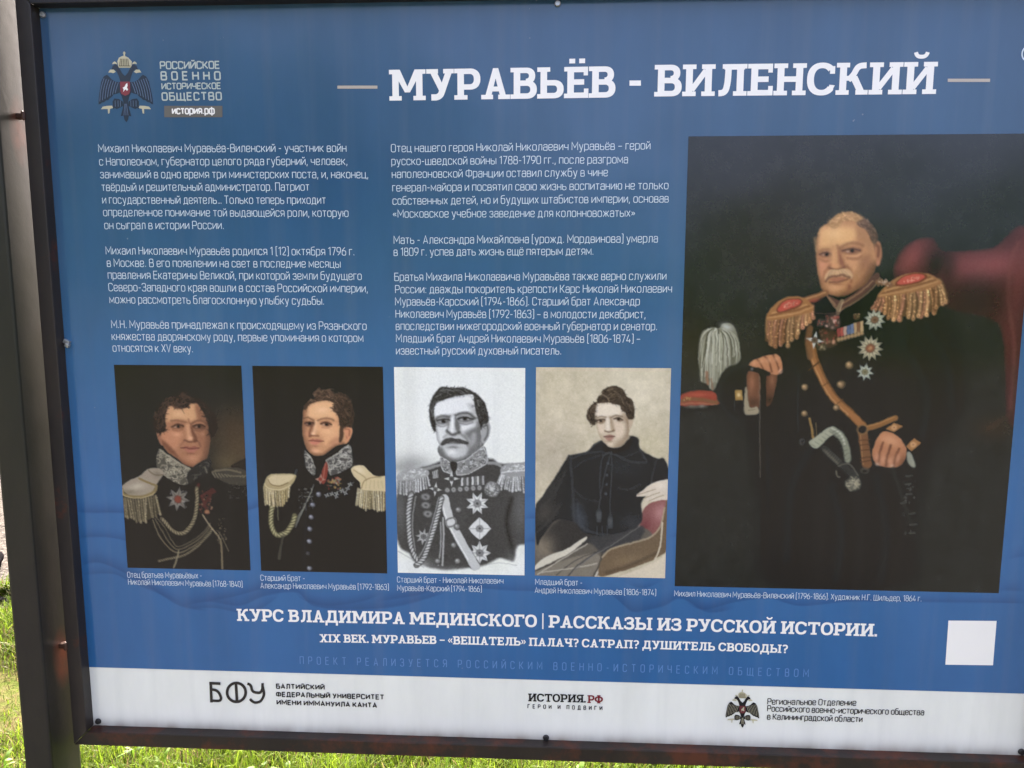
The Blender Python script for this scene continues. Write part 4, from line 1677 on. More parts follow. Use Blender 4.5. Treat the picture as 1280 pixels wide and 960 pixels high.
def head_young(A):
    A.view(365, 478, 8.727)
    hair = [(128, 292), (142, 236), (196, 186), (254, 170), (226, 116), (262, 92), (296, 58), (350, 84), (410, 62), (470, 124), (540, 112), (624, 162), (664, 260), (684, 360), (654, 482), (602, 482), (562, 502), (532, 472), (512, 380), (470, 312), (446, 296), (470, 244), (440, 206), (380, 192), (280, 208), (190, 240), (152, 290)]
    face = [(130, 290), (120, 400), (114, 500), (126, 600), (152, 700), (202, 772), (262, 798), (332, 792), (402, 752), (482, 692), (562, 672), (600, 650), (562, 520), (522, 470), (512, 370), (462, 290), (452, 215), (380, 195), (280, 205), (190, 236)]
    A.fill([(556, 502), (600, 476), (652, 488), (660, 550), (624, 632), (580, 668), (548, 640)], (206, 142, 102), 1, 8)
    A.line([(590, 510), (630, 520), (625, 580)], 16, (140, 84, 60), .8, 8)
    A.blob(596, 600, 16, 22, (168, 104, 76), .8)
    A.fill(face, (196, 142, 100), 1, 9)
    m = A.mask(face, 8)
    P = lambda pts, c, s=22, a=1.0: A.fill(pts, c, a * .92, s * 1.35, True, m)
    Ln = lambda pts, w, c, s=8, a=.88: A.line(pts, w, c, a, s * 1.5, True, None, m)
    P([(180, 270), (280, 215), (440, 212), (462, 290), (490, 400), (400, 378), (290, 396), (170, 370), (150, 320)], (230, 178, 128))
    A.blob(330, 300, 80, 40, (242, 194, 146), .8, 0, 1, m)
    P([(256, 470), (480, 440), (516, 560), (440, 650), (360, 680), (340, 600), (300, 560)], (224, 168, 120), 26)
    A.blob(390, 530, 60, 34, (234, 180, 132), .8, 0, 1, m)
    Ln([(126, 300), (112, 450), (126, 620), (176, 744)], 62, (112, 72, 52), 28)
    A.blob(165, 560, 26, 40, (196, 134, 98), .7, 0, 1, m)
    P([(216, 460), (234, 500), (216, 584), (188, 594), (182, 540)], (130, 84, 60), 10)
    Ln([(270, 430), (248, 520), (236, 556)], 34, (236, 186, 140), 14)
    A.blob(236, 556, 22, 18, (240, 190, 146), .9)
    Ln([(188, 588), (238, 580), (292, 584)], 14, (108, 66, 48), 6)
    P([(400, 655), (480, 600), (524, 640), (450, 695)], (190, 134, 98), 20)
    Ln([(120, 396), (180, 382), (236, 412)], 14, (100, 70, 52), 7)
    Ln([(284, 414), (350, 392), (420, 396), (456, 414)], 14, (106, 75, 55), 7)
    P([(140, 430), (242, 426), (236, 474), (160, 480)], (96, 62, 48), 12)
    P([(314, 440), (380, 420), (436, 446), (404, 480), (336, 474)], (136, 90, 64), 9)
    A.blob(346, 464, 16, 9, (206, 178, 156), .8)
    A.blob(166, 456, 12, 8, (160, 130, 112), .7)
    A.blob(192, 448, 22, 18, (26, 19, 18), 1, 0, 2)
    A.blob(380, 458, 22, 18, (28, 19, 16), 1, 0, 2)
    Ln([(142, 446), (190, 430), (240, 446)], 10, (48, 32, 26), 4)
    Ln([(316, 452), (374, 434), (434, 460)], 11, (50, 33, 26), 4)
    Ln([(330, 488), (380, 496), (430, 478)], 9, (176, 120, 88), 7)
    P([(186, 634), (226, 616), (250, 622), (290, 616), (346, 640), (250, 642)], (168, 98, 78), 6)
    P([(200, 645), (310, 645), (272, 676), (216, 672)], (200, 122, 98), 7)
    Ln([(184, 634), (240, 638), (346, 641)], 9, (100, 54, 44), 3)
    A.blob(250, 694, 50, 14, (160, 104, 76), .8, 0, 1, m)
    A.blob(266, 744, 50, 26, (228, 172, 130), .9, 0, 1, m)
    Ln([(196, 786), (330, 796), (452, 716), (560, 672)], 34, (100, 64, 46), 15)
    A.fill([(528, 470), (562, 494), (562, 580), (542, 646), (514, 644), (520, 560)], (66, 46, 35), .95, 10)
    A.fill(hair, (52, 39, 32), 1, 12)
    hairdo(A, hair, (390, 420), 280, [(62, 46, 37), (44, 34, 28), (80, 60, 47), (36, 29, 25), (98, 75, 58)], 14, 72, 1.2, 12, .7)
    for pts in ([(250, 110), (290, 90), (330, 110)], [(370, 90), (410, 80), (430, 110)], [(540, 150), (600, 180)], [(470, 250), (500, 300)], [(580, 300), (620, 360)]):
        A.line(pts, 14, (108, 83, 65), .6, 7)


def head_engraved(A):
    G = lambda v: (v, v, v * .97)
    A.view(530, 478, 8.727)
    hair = [(112, 530), (72, 440), (58, 290), (88, 170), (150, 80), (210, 44), (300, 60), (410, 54), (500, 80), (592, 140), (662, 220), (697, 340), (702, 430), (642, 462), (622, 522), (602, 440), (562, 300), (548, 200), (534, 134), (430, 136), (320, 160), (220, 185), (140, 220), (112, 280), (112, 360), (128, 440), (128, 530)]
    A.fill([(636, 462), (690, 428), (724, 470), (718, 560), (682, 640), (640, 666), (622, 600)], G(160), 1, 8)
    A.line([(650, 480), (690, 470), (695, 560), (660, 630)], 18, G(74), .8, 8)
    face = [(110, 250), (120, 380), (130, 520), (140, 600), (180, 720), (220, 790), (290, 832), (370, 842), (450, 812), (560, 740), (622, 680), (622, 560), (602, 440), (562, 300), (542, 180), (480, 135), (330, 155), (200, 185)]
    A.fill(face, G(192), 1, 8)
    m = A.mask(face, 8)
    P = lambda pts, c, s=20, a=1.0: A.fill(pts, c, a * .92, s * 1.35, True, m)
    Ln = lambda pts, w, c, s=8, a=.88: A.line(pts, w, c, a, s * 1.5, True, None, m)
    P([(120, 250), (200, 200), (340, 170), (490, 150), (540, 210), (560, 300), (480, 316), (350, 336), (250, 346), (130, 366)], G(236), 16)
    P([(480, 230), (560, 250), (575, 340), (520, 320)], G(176), 20, .8)
    P([(140, 480), (250, 480), (230, 580), (190, 650), (150, 600)], G(222), 22)
    P([(420, 470), (560, 460), (510, 520), (420, 520)], G(232), 16)
    P([(450, 550), (600, 480), (618, 600), (560, 730), (480, 770), (500, 640)], G(104), 30)
    Ln([(596, 440), (616, 560), (600, 690)], 34, G(90), 18)
    P([(520, 560), (570, 560), (560, 660), (510, 690)], G(170), 18, .8)
    Ln([(130, 400), (136, 560), (180, 720)], 26, G(150), 16)
    Ln([(398, 560), (468, 618), (480, 690)], 22, G(116), 10)
    Ln([(262, 560), (214, 600)], 12, G(150), 8)
    P([(136, 414), (210, 384), (290, 384), (284, 434), (220, 456), (156, 450)], G(104), 13)
    P([(364, 388), (440, 364), (546, 388), (534, 418), (450, 436), (386, 424)], G(98), 13)
    A.blob(180, 430, 16, 8, G(170), .8)
    A.blob(412, 408, 18, 9, G(200), .8)
    A.blob(480, 402, 12, 8, G(170), .7)
    for x, y in ((214, 424), (446, 396)):
        A.blob(x, y, 24, 19, G(14), 1, 0, 2)
    Ln([(142, 420), (210, 400), (284, 410)], 11, G(24), 4)
    Ln([(370, 398), (444, 378), (540, 400)], 12, G(22), 4)
    Ln([(134, 402), (150, 384), (205, 366), (284, 374)], 22, G(60), 10)
    Ln([(348, 358), (430, 334), (500, 344), (558, 388)], 25, G(56), 10)
    Ln([(150, 468), (215, 480), (270, 452)], 11, G(112), 7)
    Ln([(390, 442), (460, 458), (530, 434)], 11, G(112), 7)
    P([(338, 372), (386, 440), (394, 530), (372, 548), (342, 500), (334, 430)], G(96), 12)
    Ln([(272, 450), (254, 520)], 14, G(120), 9)
    Ln([(310, 390), (308, 500), (304, 526)], 34, G(250), 13)
    Ln([(252, 532), (310, 570), (390, 544)], 26, G(56), 9)
    P([(184, 664), (226, 622), (290, 604), (340, 612), (400, 618), (484, 652), (462, 678), (390, 660), (330, 652), (270, 656), (220, 684), (192, 686)], G(44), 7)
    for x0, x1 in ((240, 210), (280, 250), (400, 430), (360, 390)):
        A.line([(x0, 615), (x1, 655)], 6, G(110), .6, 4)
    Ln([(256, 670), (320, 676), (396, 666)], 18, G(158), 6)
    Ln([(250, 660), (320, 660), (400, 658)], 8, G(28), 4)
    A.blob(320, 706, 70, 16, G(104), .8, 0, 1, m)
    A.blob(308, 762, 60, 34, G(230), .9, 0, 1, m)
    Ln([(184, 740), (244, 826), (340, 856), (450, 826), (610, 716)], 44, G(66), 17)
    A.fill(hair, G(40), 1, 9)
    hairdo(A, hair, (390, 420), 260, [G(36), G(58), G(26), G(86), G(110)], 8, 70, .7, 13, .7)
    for pts in ([(180, 90), (260, 80), (330, 100)], [(130, 160), (180, 130)], [(330, 80), (400, 90), (440, 120)], [(90, 300), (90, 360)], [(580, 200), (600, 260)]):
        A.line(pts, 12, G(128), .6, 7)


def head_youth(A):
    A.view(725, 478, 9.6)
    hair = [(203, 244), (218, 170), (264, 146), (258, 110), (330, 58), (420, 44), (512, 80), (562, 170), (622, 210), (654, 320), (642, 432), (602, 442), (572, 432), (542, 360), (492, 322), (482, 280), (420, 258), (340, 238), (260, 243)]
    puff = [(202, 240), (150, 258), (88, 340), (82, 430), (130, 492), (182, 508), (176, 380), (190, 280)]
    A.fill([(582, 450), (632, 436), (634, 500), (602, 556), (582, 524)], (186, 166, 138), 1, 8)
    face = [(185, 265), (175, 380), (190, 480), (210, 580), (250, 680), (310, 742), (380, 778), (450, 762), (530, 702), (582, 620), (587, 500), (572, 400), (512, 330), (482, 275), (350, 232), (230, 236)]
    A.fill(face, (202, 184, 156), 1, 9)
    m = A.mask(face, 8)
    P = lambda pts, c, s=20, a=1.0: A.fill(pts, c, a * .92, s * 1.35, True, m)
    Ln = lambda pts, w, c, s=8, a=.88: A.line(pts, w, c, a, s * 1.5, True, None, m)
    P([(200, 285), (340, 255), (470, 290), (490, 370), (350, 398), (200, 416)], (230, 216, 190))
    Ln([(556, 420), (584, 540), (552, 676), (450, 774)], 70, (136, 114, 88), 30)
    Ln([(182, 420), (212, 590), (290, 736)], 34, (166, 146, 118), 20)
    P([(400, 500), (530, 500), (520, 620), (440, 650)], (216, 196, 168), 24)
    P([(215, 500), (290, 500), (280, 600), (230, 600)], (220, 200, 172), 18)
    Ln([(190, 434), (250, 408), (312, 420)], 13, (112, 94, 74), 7)
    Ln([(366, 424), (430, 394), (506, 408)], 14, (98, 82, 64), 7)
    P([(196, 462), (250, 432), (306, 438), (296, 474), (240, 496)], (136, 114, 88), 10)
    P([(402, 436), (460, 414), (516, 446), (474, 472)], (124, 102, 80), 10)
    A.blob(222, 468, 13, 8, (206, 194, 174), .8)
    A.blob(430, 456, 15, 9, (226, 216, 198), .8)
    A.blob(248, 460, 20, 17, (36, 28, 24), 1, 0, 2)
    A.blob(462, 440, 21, 17, (32, 25, 22), 1, 0, 2)
    Ln([(196, 462), (250, 438), (306, 446)], 11, (56, 43, 34), 4)
    Ln([(404, 438), (460, 420), (514, 450)], 12, (50, 39, 31), 4)
    Ln([(362, 426), (384, 500), (398, 572)], 28, (150, 126, 98), 12)
    Ln([(334, 440), (334, 560)], 32, (238, 226, 204), 13)
    Ln([(298, 582), (345, 594), (404, 576)], 15, (94, 74, 58), 6)
    P([(286, 650), (330, 628), (366, 624), (418, 648), (350, 656)], (140, 100, 86), 6)
    P([(306, 660), (402, 658), (372, 698), (330, 698)], (164, 120, 102), 8)
    Ln([(286, 648), (340, 652), (418, 650)], 10, (78, 52, 44), 4)
    A.blob(350, 708, 44, 12, (140, 116, 92), .8, 0, 1, m)
    A.blob(370, 742, 40, 18, (216, 198, 170), .8, 0, 1, m)
    for h_, s_ in ((hair, 15), (puff, 16)):
        A.fill(h_, (52, 42, 34), 1, 9)
        hairdo(A, h_, (380, 420) if h_ is hair else (160, 380), 190 if h_ is hair else 80, [(54, 44, 35), (40, 32, 27), (74, 61, 48), (34, 28, 24), (100, 85, 68)], 11, 66, 1.0, s_, .7)
    A.line([(262, 144), (320, 172), (350, 224)], 11, (138, 120, 96), .8, 5)
    for pts in ([(330, 90), (400, 70)], [(420, 110), (480, 150), (500, 210)], [(510, 290), (520, 330)], [(110, 390), (120, 440)], [(590, 280), (620, 340)]):
        A.line(pts, 11, (110, 94, 74), .6, 6)


def head_general(A):
    A.view(1010, 255, 7.68)
    A.fill([(640, 370), (682, 358), (704, 420), (708, 500), (692, 572), (660, 596), (638, 540), (636, 450)], (162, 108, 76), 1, 10)
    A.line([(652, 392), (676, 420), (668, 500)], 20, (96, 58, 42), .8, 10)
    A.blob(672, 556, 16, 24, (190, 126, 92), .8)
    face = [(92, 290), (74, 400), (78, 520), (92, 640), (114, 760), (150, 832), (220, 874), (300, 888), (380, 872), (452, 832), (542, 772), (612, 682), (646, 600), (644, 480), (622, 360), (572, 260), (500, 180), (400, 125), (280, 145), (180, 190), (120, 232)]
    A.fill(face, (184, 130, 86), 1, 12)
    m = A.mask(face, 10)
    P = lambda pts, c, s=26, a=1.0: A.fill(pts, c, a * .92, s * 1.35, True, m)
    Ln = lambda pts, w, c, s=9, a=.88: A.line(pts, w, c, a, s * 1.5, True, None, m)
    P([(110, 260), (200, 215), (320, 205), (450, 230), (470, 300), (420, 372), (300, 396), (180, 414), (98, 400)], (222, 170, 112), 30)
    A.blob(260, 290, 90, 46, (234, 184, 126), .8, 0, 1, m)
    P([(462, 225), (560, 255), (604, 340), (606, 450), (540, 385), (480, 340)], (166, 118, 80))
    P([(90, 520), (190, 512), (232, 560), (190, 640), (150, 700), (104, 680)], (196, 132, 94))
    A.blob(140, 590, 34, 30, (208, 142, 104), .7, 0, 1, m)
    P([(376, 530), (500, 500), (480, 620), (432, 640), (390, 590)], (200, 144, 98))
    P([(500, 520), (596, 490), (606, 640), (520, 770), (440, 806), (452, 700), (484, 620)], (150, 102, 70), 36)
    P([(430, 690), (560, 620), (540, 700), (450, 770)], (168, 118, 78), 26, .8)
    Ln([(650, 610), (560, 770), (450, 862), (330, 896)], 74, (72, 46, 32), 32)
    Ln([(110, 740), (160, 846), (260, 890)], 40, (120, 78, 54), 22)
    A.blob(256, 800, 60, 34, (204, 150, 104), .9, 0, 1, m)
    A.blob(392, 800, 30, 40, (120, 72, 52), .8, 0, 1, m)
    Ln([(86, 300), (72, 420), (80, 560), (100, 700)], 22, (140, 94, 64), 14)
    # eyes and brows
    P([(96, 474), (160, 452), (226, 466), (220, 506), (150, 512), (108, 500)], (136, 90, 66), 14)
    P([(312, 440), (400, 418), (496, 426), (508, 458), (440, 482), (350, 476), (316, 464)], (126, 82, 60), 14)
    A.blob(150, 486, 14, 8, (170, 136, 112), .8)
    A.blob(376, 458, 18, 9, (196, 160, 134), .8)
    A.blob(180, 483, 18, 15, (30, 22, 22), 1, 0, 2)
    A.blob(420, 450, 20, 16, (28, 21, 21), 1, 0, 2)
    Ln([(112, 484), (165, 466), (220, 480)], 10, (70, 46, 38), 5)
    Ln([(330, 450), (415, 432), (498, 448)], 10, (66, 43, 36), 5)
    Ln([(102, 458), (165, 434), (240, 444)], 15, (146, 102, 70), 9)
    Ln([(304, 424), (380, 384), (460, 378), (524, 400)], 20, (130, 88, 60), 10)
    Ln([(112, 528), (170, 550), (222, 534)], 14, (146, 96, 66), 9)
    Ln([(372, 496), (440, 508), (496, 484)], 12, (210, 154, 106), 7)
    Ln([(380, 518), (450, 528), (506, 508)], 14, (136, 88, 60), 9)
    Ln([(282, 396), (298, 440)], 14, (136, 88, 60), 9)
    Ln([(246, 408), (240, 440)], 10, (170, 118, 78), 8)
    # nose
    P([(288, 436), (322, 500), (350, 580), (352, 612), (300, 580), (288, 500)], (136, 84, 60), 15)
    Ln([(250, 446), (244, 540), (248, 586)], 50, (216, 160, 106), 20)
    A.blob(246, 590, 40, 24, (210, 146, 98), .9, 0, 1, m)
    A.blob(204, 594, 16, 22, (160, 104, 72), .8)
    Ln([(196, 614), (260, 632), (346, 610)], 16, (92, 56, 42), 8)
    Ln([(370, 600), (412, 660), (414, 746)], 16, (126, 78, 54), 10)
    Ln([(180, 620), (150, 680), (156, 740)], 12, (150, 100, 70), 9)
    # moustache and mouth
    P([(156, 706), (196, 642), (270, 634), (340, 622), (404, 640), (430, 696), (400, 708), (350, 684), (280, 672), (214, 690), (180, 748)], (198, 156, 110), 10)
    g = np.random.default_rng(4)
    for t in np.linspace(0, 1, 34):
        x = 176 + 230 * t
        A.line([(276 + (x - 276) * .6, 634), (x, 664 + 26 * abs(t - .45)), (x + (x - 276) * .12, 690 + 50 * abs(t - .45))], 8, np.array((196, 156, 112)) * g.uniform(.75, 1.15), .6, 4)
    Ln([(172, 744), (206, 702), (270, 692), (330, 682), (396, 706)], 16, (88, 54, 42), 7)
    P([(214, 716), (344, 702), (334, 734), (240, 742)], (160, 100, 74), 8)
    Ln([(206, 752), (300, 748), (376, 722)], 13, (94, 56, 42), 7)
    A.blob(280, 770, 60, 12, (140, 90, 62), .7, 0, 1, m)
    # hair
    top = [(178, 204), (218, 142), (300, 90), (380, 74), (460, 88), (536, 140), (504, 194), (430, 160), (350, 165), (290, 212), (240, 234), (200, 218)]
    side = [(470, 176), (536, 146), (604, 190), (644, 250), (668, 320), (648, 376), (610, 366), (588, 292), (540, 242), (490, 212)]
    A.fill(top, (168, 124, 78), .95, 12)
    hairdo(A, top, (360, 480), 90, [(186, 142, 94), (156, 116, 76), (198, 156, 108), (140, 104, 68)], 14, 60, .3, 4, .4)
    A.fill(side, (96, 70, 52), .95, 10)
    hairdo(A, side, (360, 420), 130, [(126, 96, 74), (80, 58, 44), (150, 116, 92), (64, 47, 37)], 11, 36, 1.2, 6, .5)
    A.line([(64, 330), (70, 400), (78, 460)], 18, (160, 124, 82), .7, 9)


# the five drawings ------------------------------------------------------------------------
def draw_old_officer_dark(A):
    """stout officer, dark curls, silver collar, white strap and fringe"""
    A.view(135, 445, 3.368)
    A.blob(560, 380, 150, 150, (84, 66, 46), .8)
    A.blob(520, 300, 110, 90, (62, 48, 36), .6)
    A.blob(500, 450, 60, 50, (98, 82, 56), .6)
    A.fill([(520, 470), (545, 445), (600, 430), (600, 490)], (30, 26, 24), .9, 4)
    A.fill([(60, 960), (55, 600), (120, 530), (220, 470), (300, 500), (420, 470), (480, 500), (600, 520), (620, 960)], (21, 21, 22), 1, 6)
    head_stout(A)
    A.view(135, 445, 3.368)
    # collar
    col = [(216, 392), (208, 468), (276, 528), (338, 538), (352, 480), (300, 446), (250, 412)]
    A.fill(col, (74, 70, 60), 1, 2)
    embroidery(A, col, 150, 4.5, (170, 160, 134))
    A.line([(218, 394), (260, 424), (310, 456), (350, 480)], 7, (150, 140, 116), .9)
    A.fill([(340, 484), (424, 430), (428, 480), (360, 530), (340, 538)], (34, 34, 33), 1, 2)
    A.line([(410, 470), (418, 490)], 7, (130, 120, 98), .7)
    embroidery(A, [(350, 490), (424, 440), (428, 480), (360, 530)], 14, 3, (90, 86, 74))
    # left shoulder
    strap = [(62, 545), (92, 522), (134, 504), (168, 476), (214, 472), (236, 494), (212, 530), (194, 560), (188, 588), (124, 592), (72, 575)]
    A.fill(strap, (150, 137, 116), 1, 2)
    A.blob(120, 550, 46, 18, (192, 178, 152), .8, -12)
    A.blob(90, 572, 40, 12, (110, 98, 78), .6, -6)
    A.blob(210, 500, 20, 20, (112, 100, 82), .7)
    A.blob(180, 510, 26, 22, (150, 134, 114), .6)
    A.line([(132, 515), (160, 528), (196, 542)], 9, (120, 100, 60), .9)
    A.line([(172, 480), (196, 500), (232, 500)], 5, (96, 84, 62), .8)
    fringe(A, [(66, 596), (110, 602), (160, 598), (206, 586)], [(76, 676), (120, 688), (170, 690), (214, 664)], 14, [(118, 106, 80), (146, 132, 100)], 11, 4)
    A.line([(60, 560), (66, 582), (110, 592), (160, 588), (196, 570), (204, 545)], 13, (128, 110, 72), 1, 2)
    A.line([(60, 563), (68, 586), (112, 597), (162, 592), (198, 575)], 4, (182, 164, 118), .8)
    # right shoulder, dim
    A.fill([(436, 492), (470, 474), (540, 470), (590, 490), (596, 540), (520, 540), (470, 520)], (58, 54, 46), 1, 4)
    for i in range(11):
        A.line([(440 + 13 * i, 490 + 2 * i), (452 + 13 * i, 512 - i)], 5, (128, 118, 92), .7)
    A.line([(440, 486), (500, 478), (560, 490)], 8, (110, 100, 78), .8)
    specks(A, 510, 520, 590, 600, 60, [(90, 86, 76), (60, 56, 50)], 3)
    star(A, 296, 602, 52, (116, 110, 98), (124, 58, 44), 8, 8, .5)
    specks(A, 260, 566, 332, 640, 30, [(90, 88, 82), (150, 146, 134)], 5, 2, .5)
    A.blob(296, 602, 15, 15, (128, 60, 46), .9, 0, 2)
    # ribbons, cords
    for p in ([(372, 572), (382, 540)], [(395, 590), (440, 560)], [(402, 630), (430, 590)], [(400, 600), (420, 660)], [(430, 580), (450, 570)]):
        A.line(p, 15, (78, 34, 32), .8, 5)
    specks(A, 385, 560, 440, 660, 26, [(124, 74, 60), (96, 42, 40), (140, 112, 84)], 5)
    A.blob(418, 655, 12, 10, (170, 120, 84), .9, 0, 2)
    braid(A, [(374, 556), (376, 600), (372, 650), (358, 700), (330, 738), (300, 746), (268, 730), (246, 704), (228, 684)], 20, (150, 136, 104), (54, 48, 38))
    for d, c in ((0, (112, 100, 76)), (14, (96, 86, 66)), (26, (82, 74, 58))):
        A.line([(190 + d * .7, 690 - d * .3), (214 + d, 748 - d), (250 + d * .7, 800 - d), (296, 828 - d), (350, 806 - d), (400, 770 - d), (432, 730 - d)], 6, c, .9, 2)
    braid(A, [(216, 862), (262, 852), (320, 838), (370, 806), (420, 756), (440, 726)], 14, (128, 116, 90), (40, 36, 30))
    A.line([(298, 820), (292, 852), (278, 890)], 8, (130, 118, 92), .9)
    A.line([(400, 668), (432, 716), (462, 752), (470, 770)], 7, (150, 134, 104), .9)
    A.line([(468, 740), (490, 780), (508, 822)], 5, (110, 98, 76), .8)
    A.line([(474, 770), (480, 820), (482, 893)], 9, (120, 106, 80), .9)
    specks(A, 460, 680, 500, 790, 40, [(120, 106, 80), (80, 72, 56)], 4)
    A.finish(0.5, 0.6)
    A.noise(2.2, 2)


def draw_young_officer(A):
    """young fair officer, cream epaulettes, cord at left"""
    A.view(310, 445, 3.367)
    A.fill([(60, 960), (60, 600), (130, 540), (210, 500), (250, 470), (330, 500), (440, 450), (600, 540), (600, 960)], (15, 17, 20), 1, 6)
    head_young(A)
    A.view(310, 445, 3.367)
    # stock, collar
    A.fill([(250, 402), (284, 424), (340, 416), (396, 388), (424, 366), (420, 390), (340, 440), (290, 478), (272, 440)], (14, 14, 16), 1, 2)
    cr = [(328, 438), (370, 412), (424, 372), (438, 410), (440, 456), (400, 484), (346, 500)]
    cl = [(240, 398), (240, 440), (250, 478), (280, 502), (284, 470), (268, 430)]
    for c in (cr, cl):
        A.fill(c, (72, 70, 66), 1, 2)
        embroidery(A, c, 90 if c is cr else 36, 4, (186, 182, 166))
    A.line([(330, 438), (372, 414), (424, 374)], 5, (160, 156, 140), .9)
    A.line([(330, 440), (342, 470), (348, 500)], 6, (150, 146, 130), .9)
    A.line([(240, 398), (268, 430), (284, 472)], 4, (140, 136, 122), .8)
    # ribbon and crosses
    A.fill([(306, 520), (316, 470), (330, 446), (336, 470), (330, 520), (318, 540)], (128, 52, 42), .95, 2)
    A.line([(326, 452), (318, 510)], 5, (176, 110, 90), .7)
    star(A, 306, 518, 24, (170, 130, 110), (160, 60, 46), 4, 0, .4)
    specks(A, 336, 510, 392, 560, 34, [(130, 50, 44), (176, 150, 90), (120, 120, 110), (150, 90, 70)], 6, 4)
    for x, y in ((332, 586), (352, 580), (374, 578), (396, 566), (410, 576), (430, 540), (420, 556), (372, 590)):
        star(A, x, y, 13, (170, 170, 160), (120, 120, 112), 4, 20, .35)
    A.line([(330, 590), (372, 574), (412, 556), (446, 530)], 3, (140, 138, 128), .7)
    # cords across
    for d in (0, 10, 20, 30):
        A.line([(278 - d * .3, 540 + d), (258 - d * .4, 590 + d), (232 - d * .3, 640 + d), (200, 690 + d)], 4, (128, 126, 112), .7, 1)
    specks(A, 215, 555, 275, 650, 70, [(120, 118, 106), (70, 70, 66)], 4, 5, .7)
    braid(A, [(104, 628), (98, 668), (100, 716), (122, 752), (158, 744), (184, 712), (198, 672)], 26, (176, 168, 122), (60, 56, 38), .5)
    A.line([(126, 640), (128, 690)], 7, (90, 86, 66), .8)
    A.line([(150, 752), (140, 800), (132, 850)], 14, (76, 72, 58), .7, 4, True, (.6, 1.2))
    A.line([(206, 480), (190, 520)], 10, (60, 62, 62), .8)
    # left epaulette
    fringe(A, [(66, 548), (100, 562), (140, 562), (176, 540)], [(70, 620), (104, 630), (146, 630), (172, 596)], 16, [(176, 156, 108), (206, 186, 140)], 9, 6, 0, False)
    A.fill([(70, 530), (84, 504), (120, 494), (196, 498), (202, 514), (178, 548), (140, 566), (92, 560), (68, 548)], (168, 150, 108), 1, 2)
    A.fill([(84, 520), (104, 502), (150, 500), (196, 504), (172, 530), (130, 544), (96, 540)], (202, 184, 142), 1, 2)
    A.line([(86, 520), (100, 540), (134, 546), (170, 532)], 5, (120, 100, 64), .8)
    A.line([(70, 536), (88, 556), (136, 562), (178, 544)], 4, (222, 204, 162), .7)
    # right epaulette
    fringe(A, [(462, 556), (500, 566), (540, 566), (596, 566)], [(454, 626), (496, 642), (545, 648), (596, 648)], 16, [(200, 180, 132), (224, 206, 160)], 9, 7, 0, False)
    A.fill([(434, 476), (452, 462), (486, 460), (510, 484), (540, 504), (600, 508), (600, 566), (520, 566), (478, 560), (470, 530), (446, 506)], (206, 186, 142), 1, 2)
    A.blob(470, 480, 26, 16, (228, 210, 170), .8, 30)
    A.line([(478, 556), (488, 530), (516, 512), (560, 508)], 5, (140, 118, 78), .8)
    A.line([(446, 480), (480, 500), (500, 520)], 5, (150, 130, 90), .7)
    for i in range(6):
        A.line([(500 + 16 * i, 520 + i), (496 + 18 * i, 556)], 3, (160, 140, 98), .5)
    A.line([(248, 600), (242, 700), (236, 900)], 3, (52, 54, 58), .7)
    for x, y in ((298, 582), (273, 625), (267, 678), (261, 727), (259, 780), (254, 832), (260, 893)):
        button(A, x, y, 12, (128, 128, 132) if y != 832 else (54, 54, 56))
    A.finish(0.5, 0.58)
    A.noise(2.0, 2)


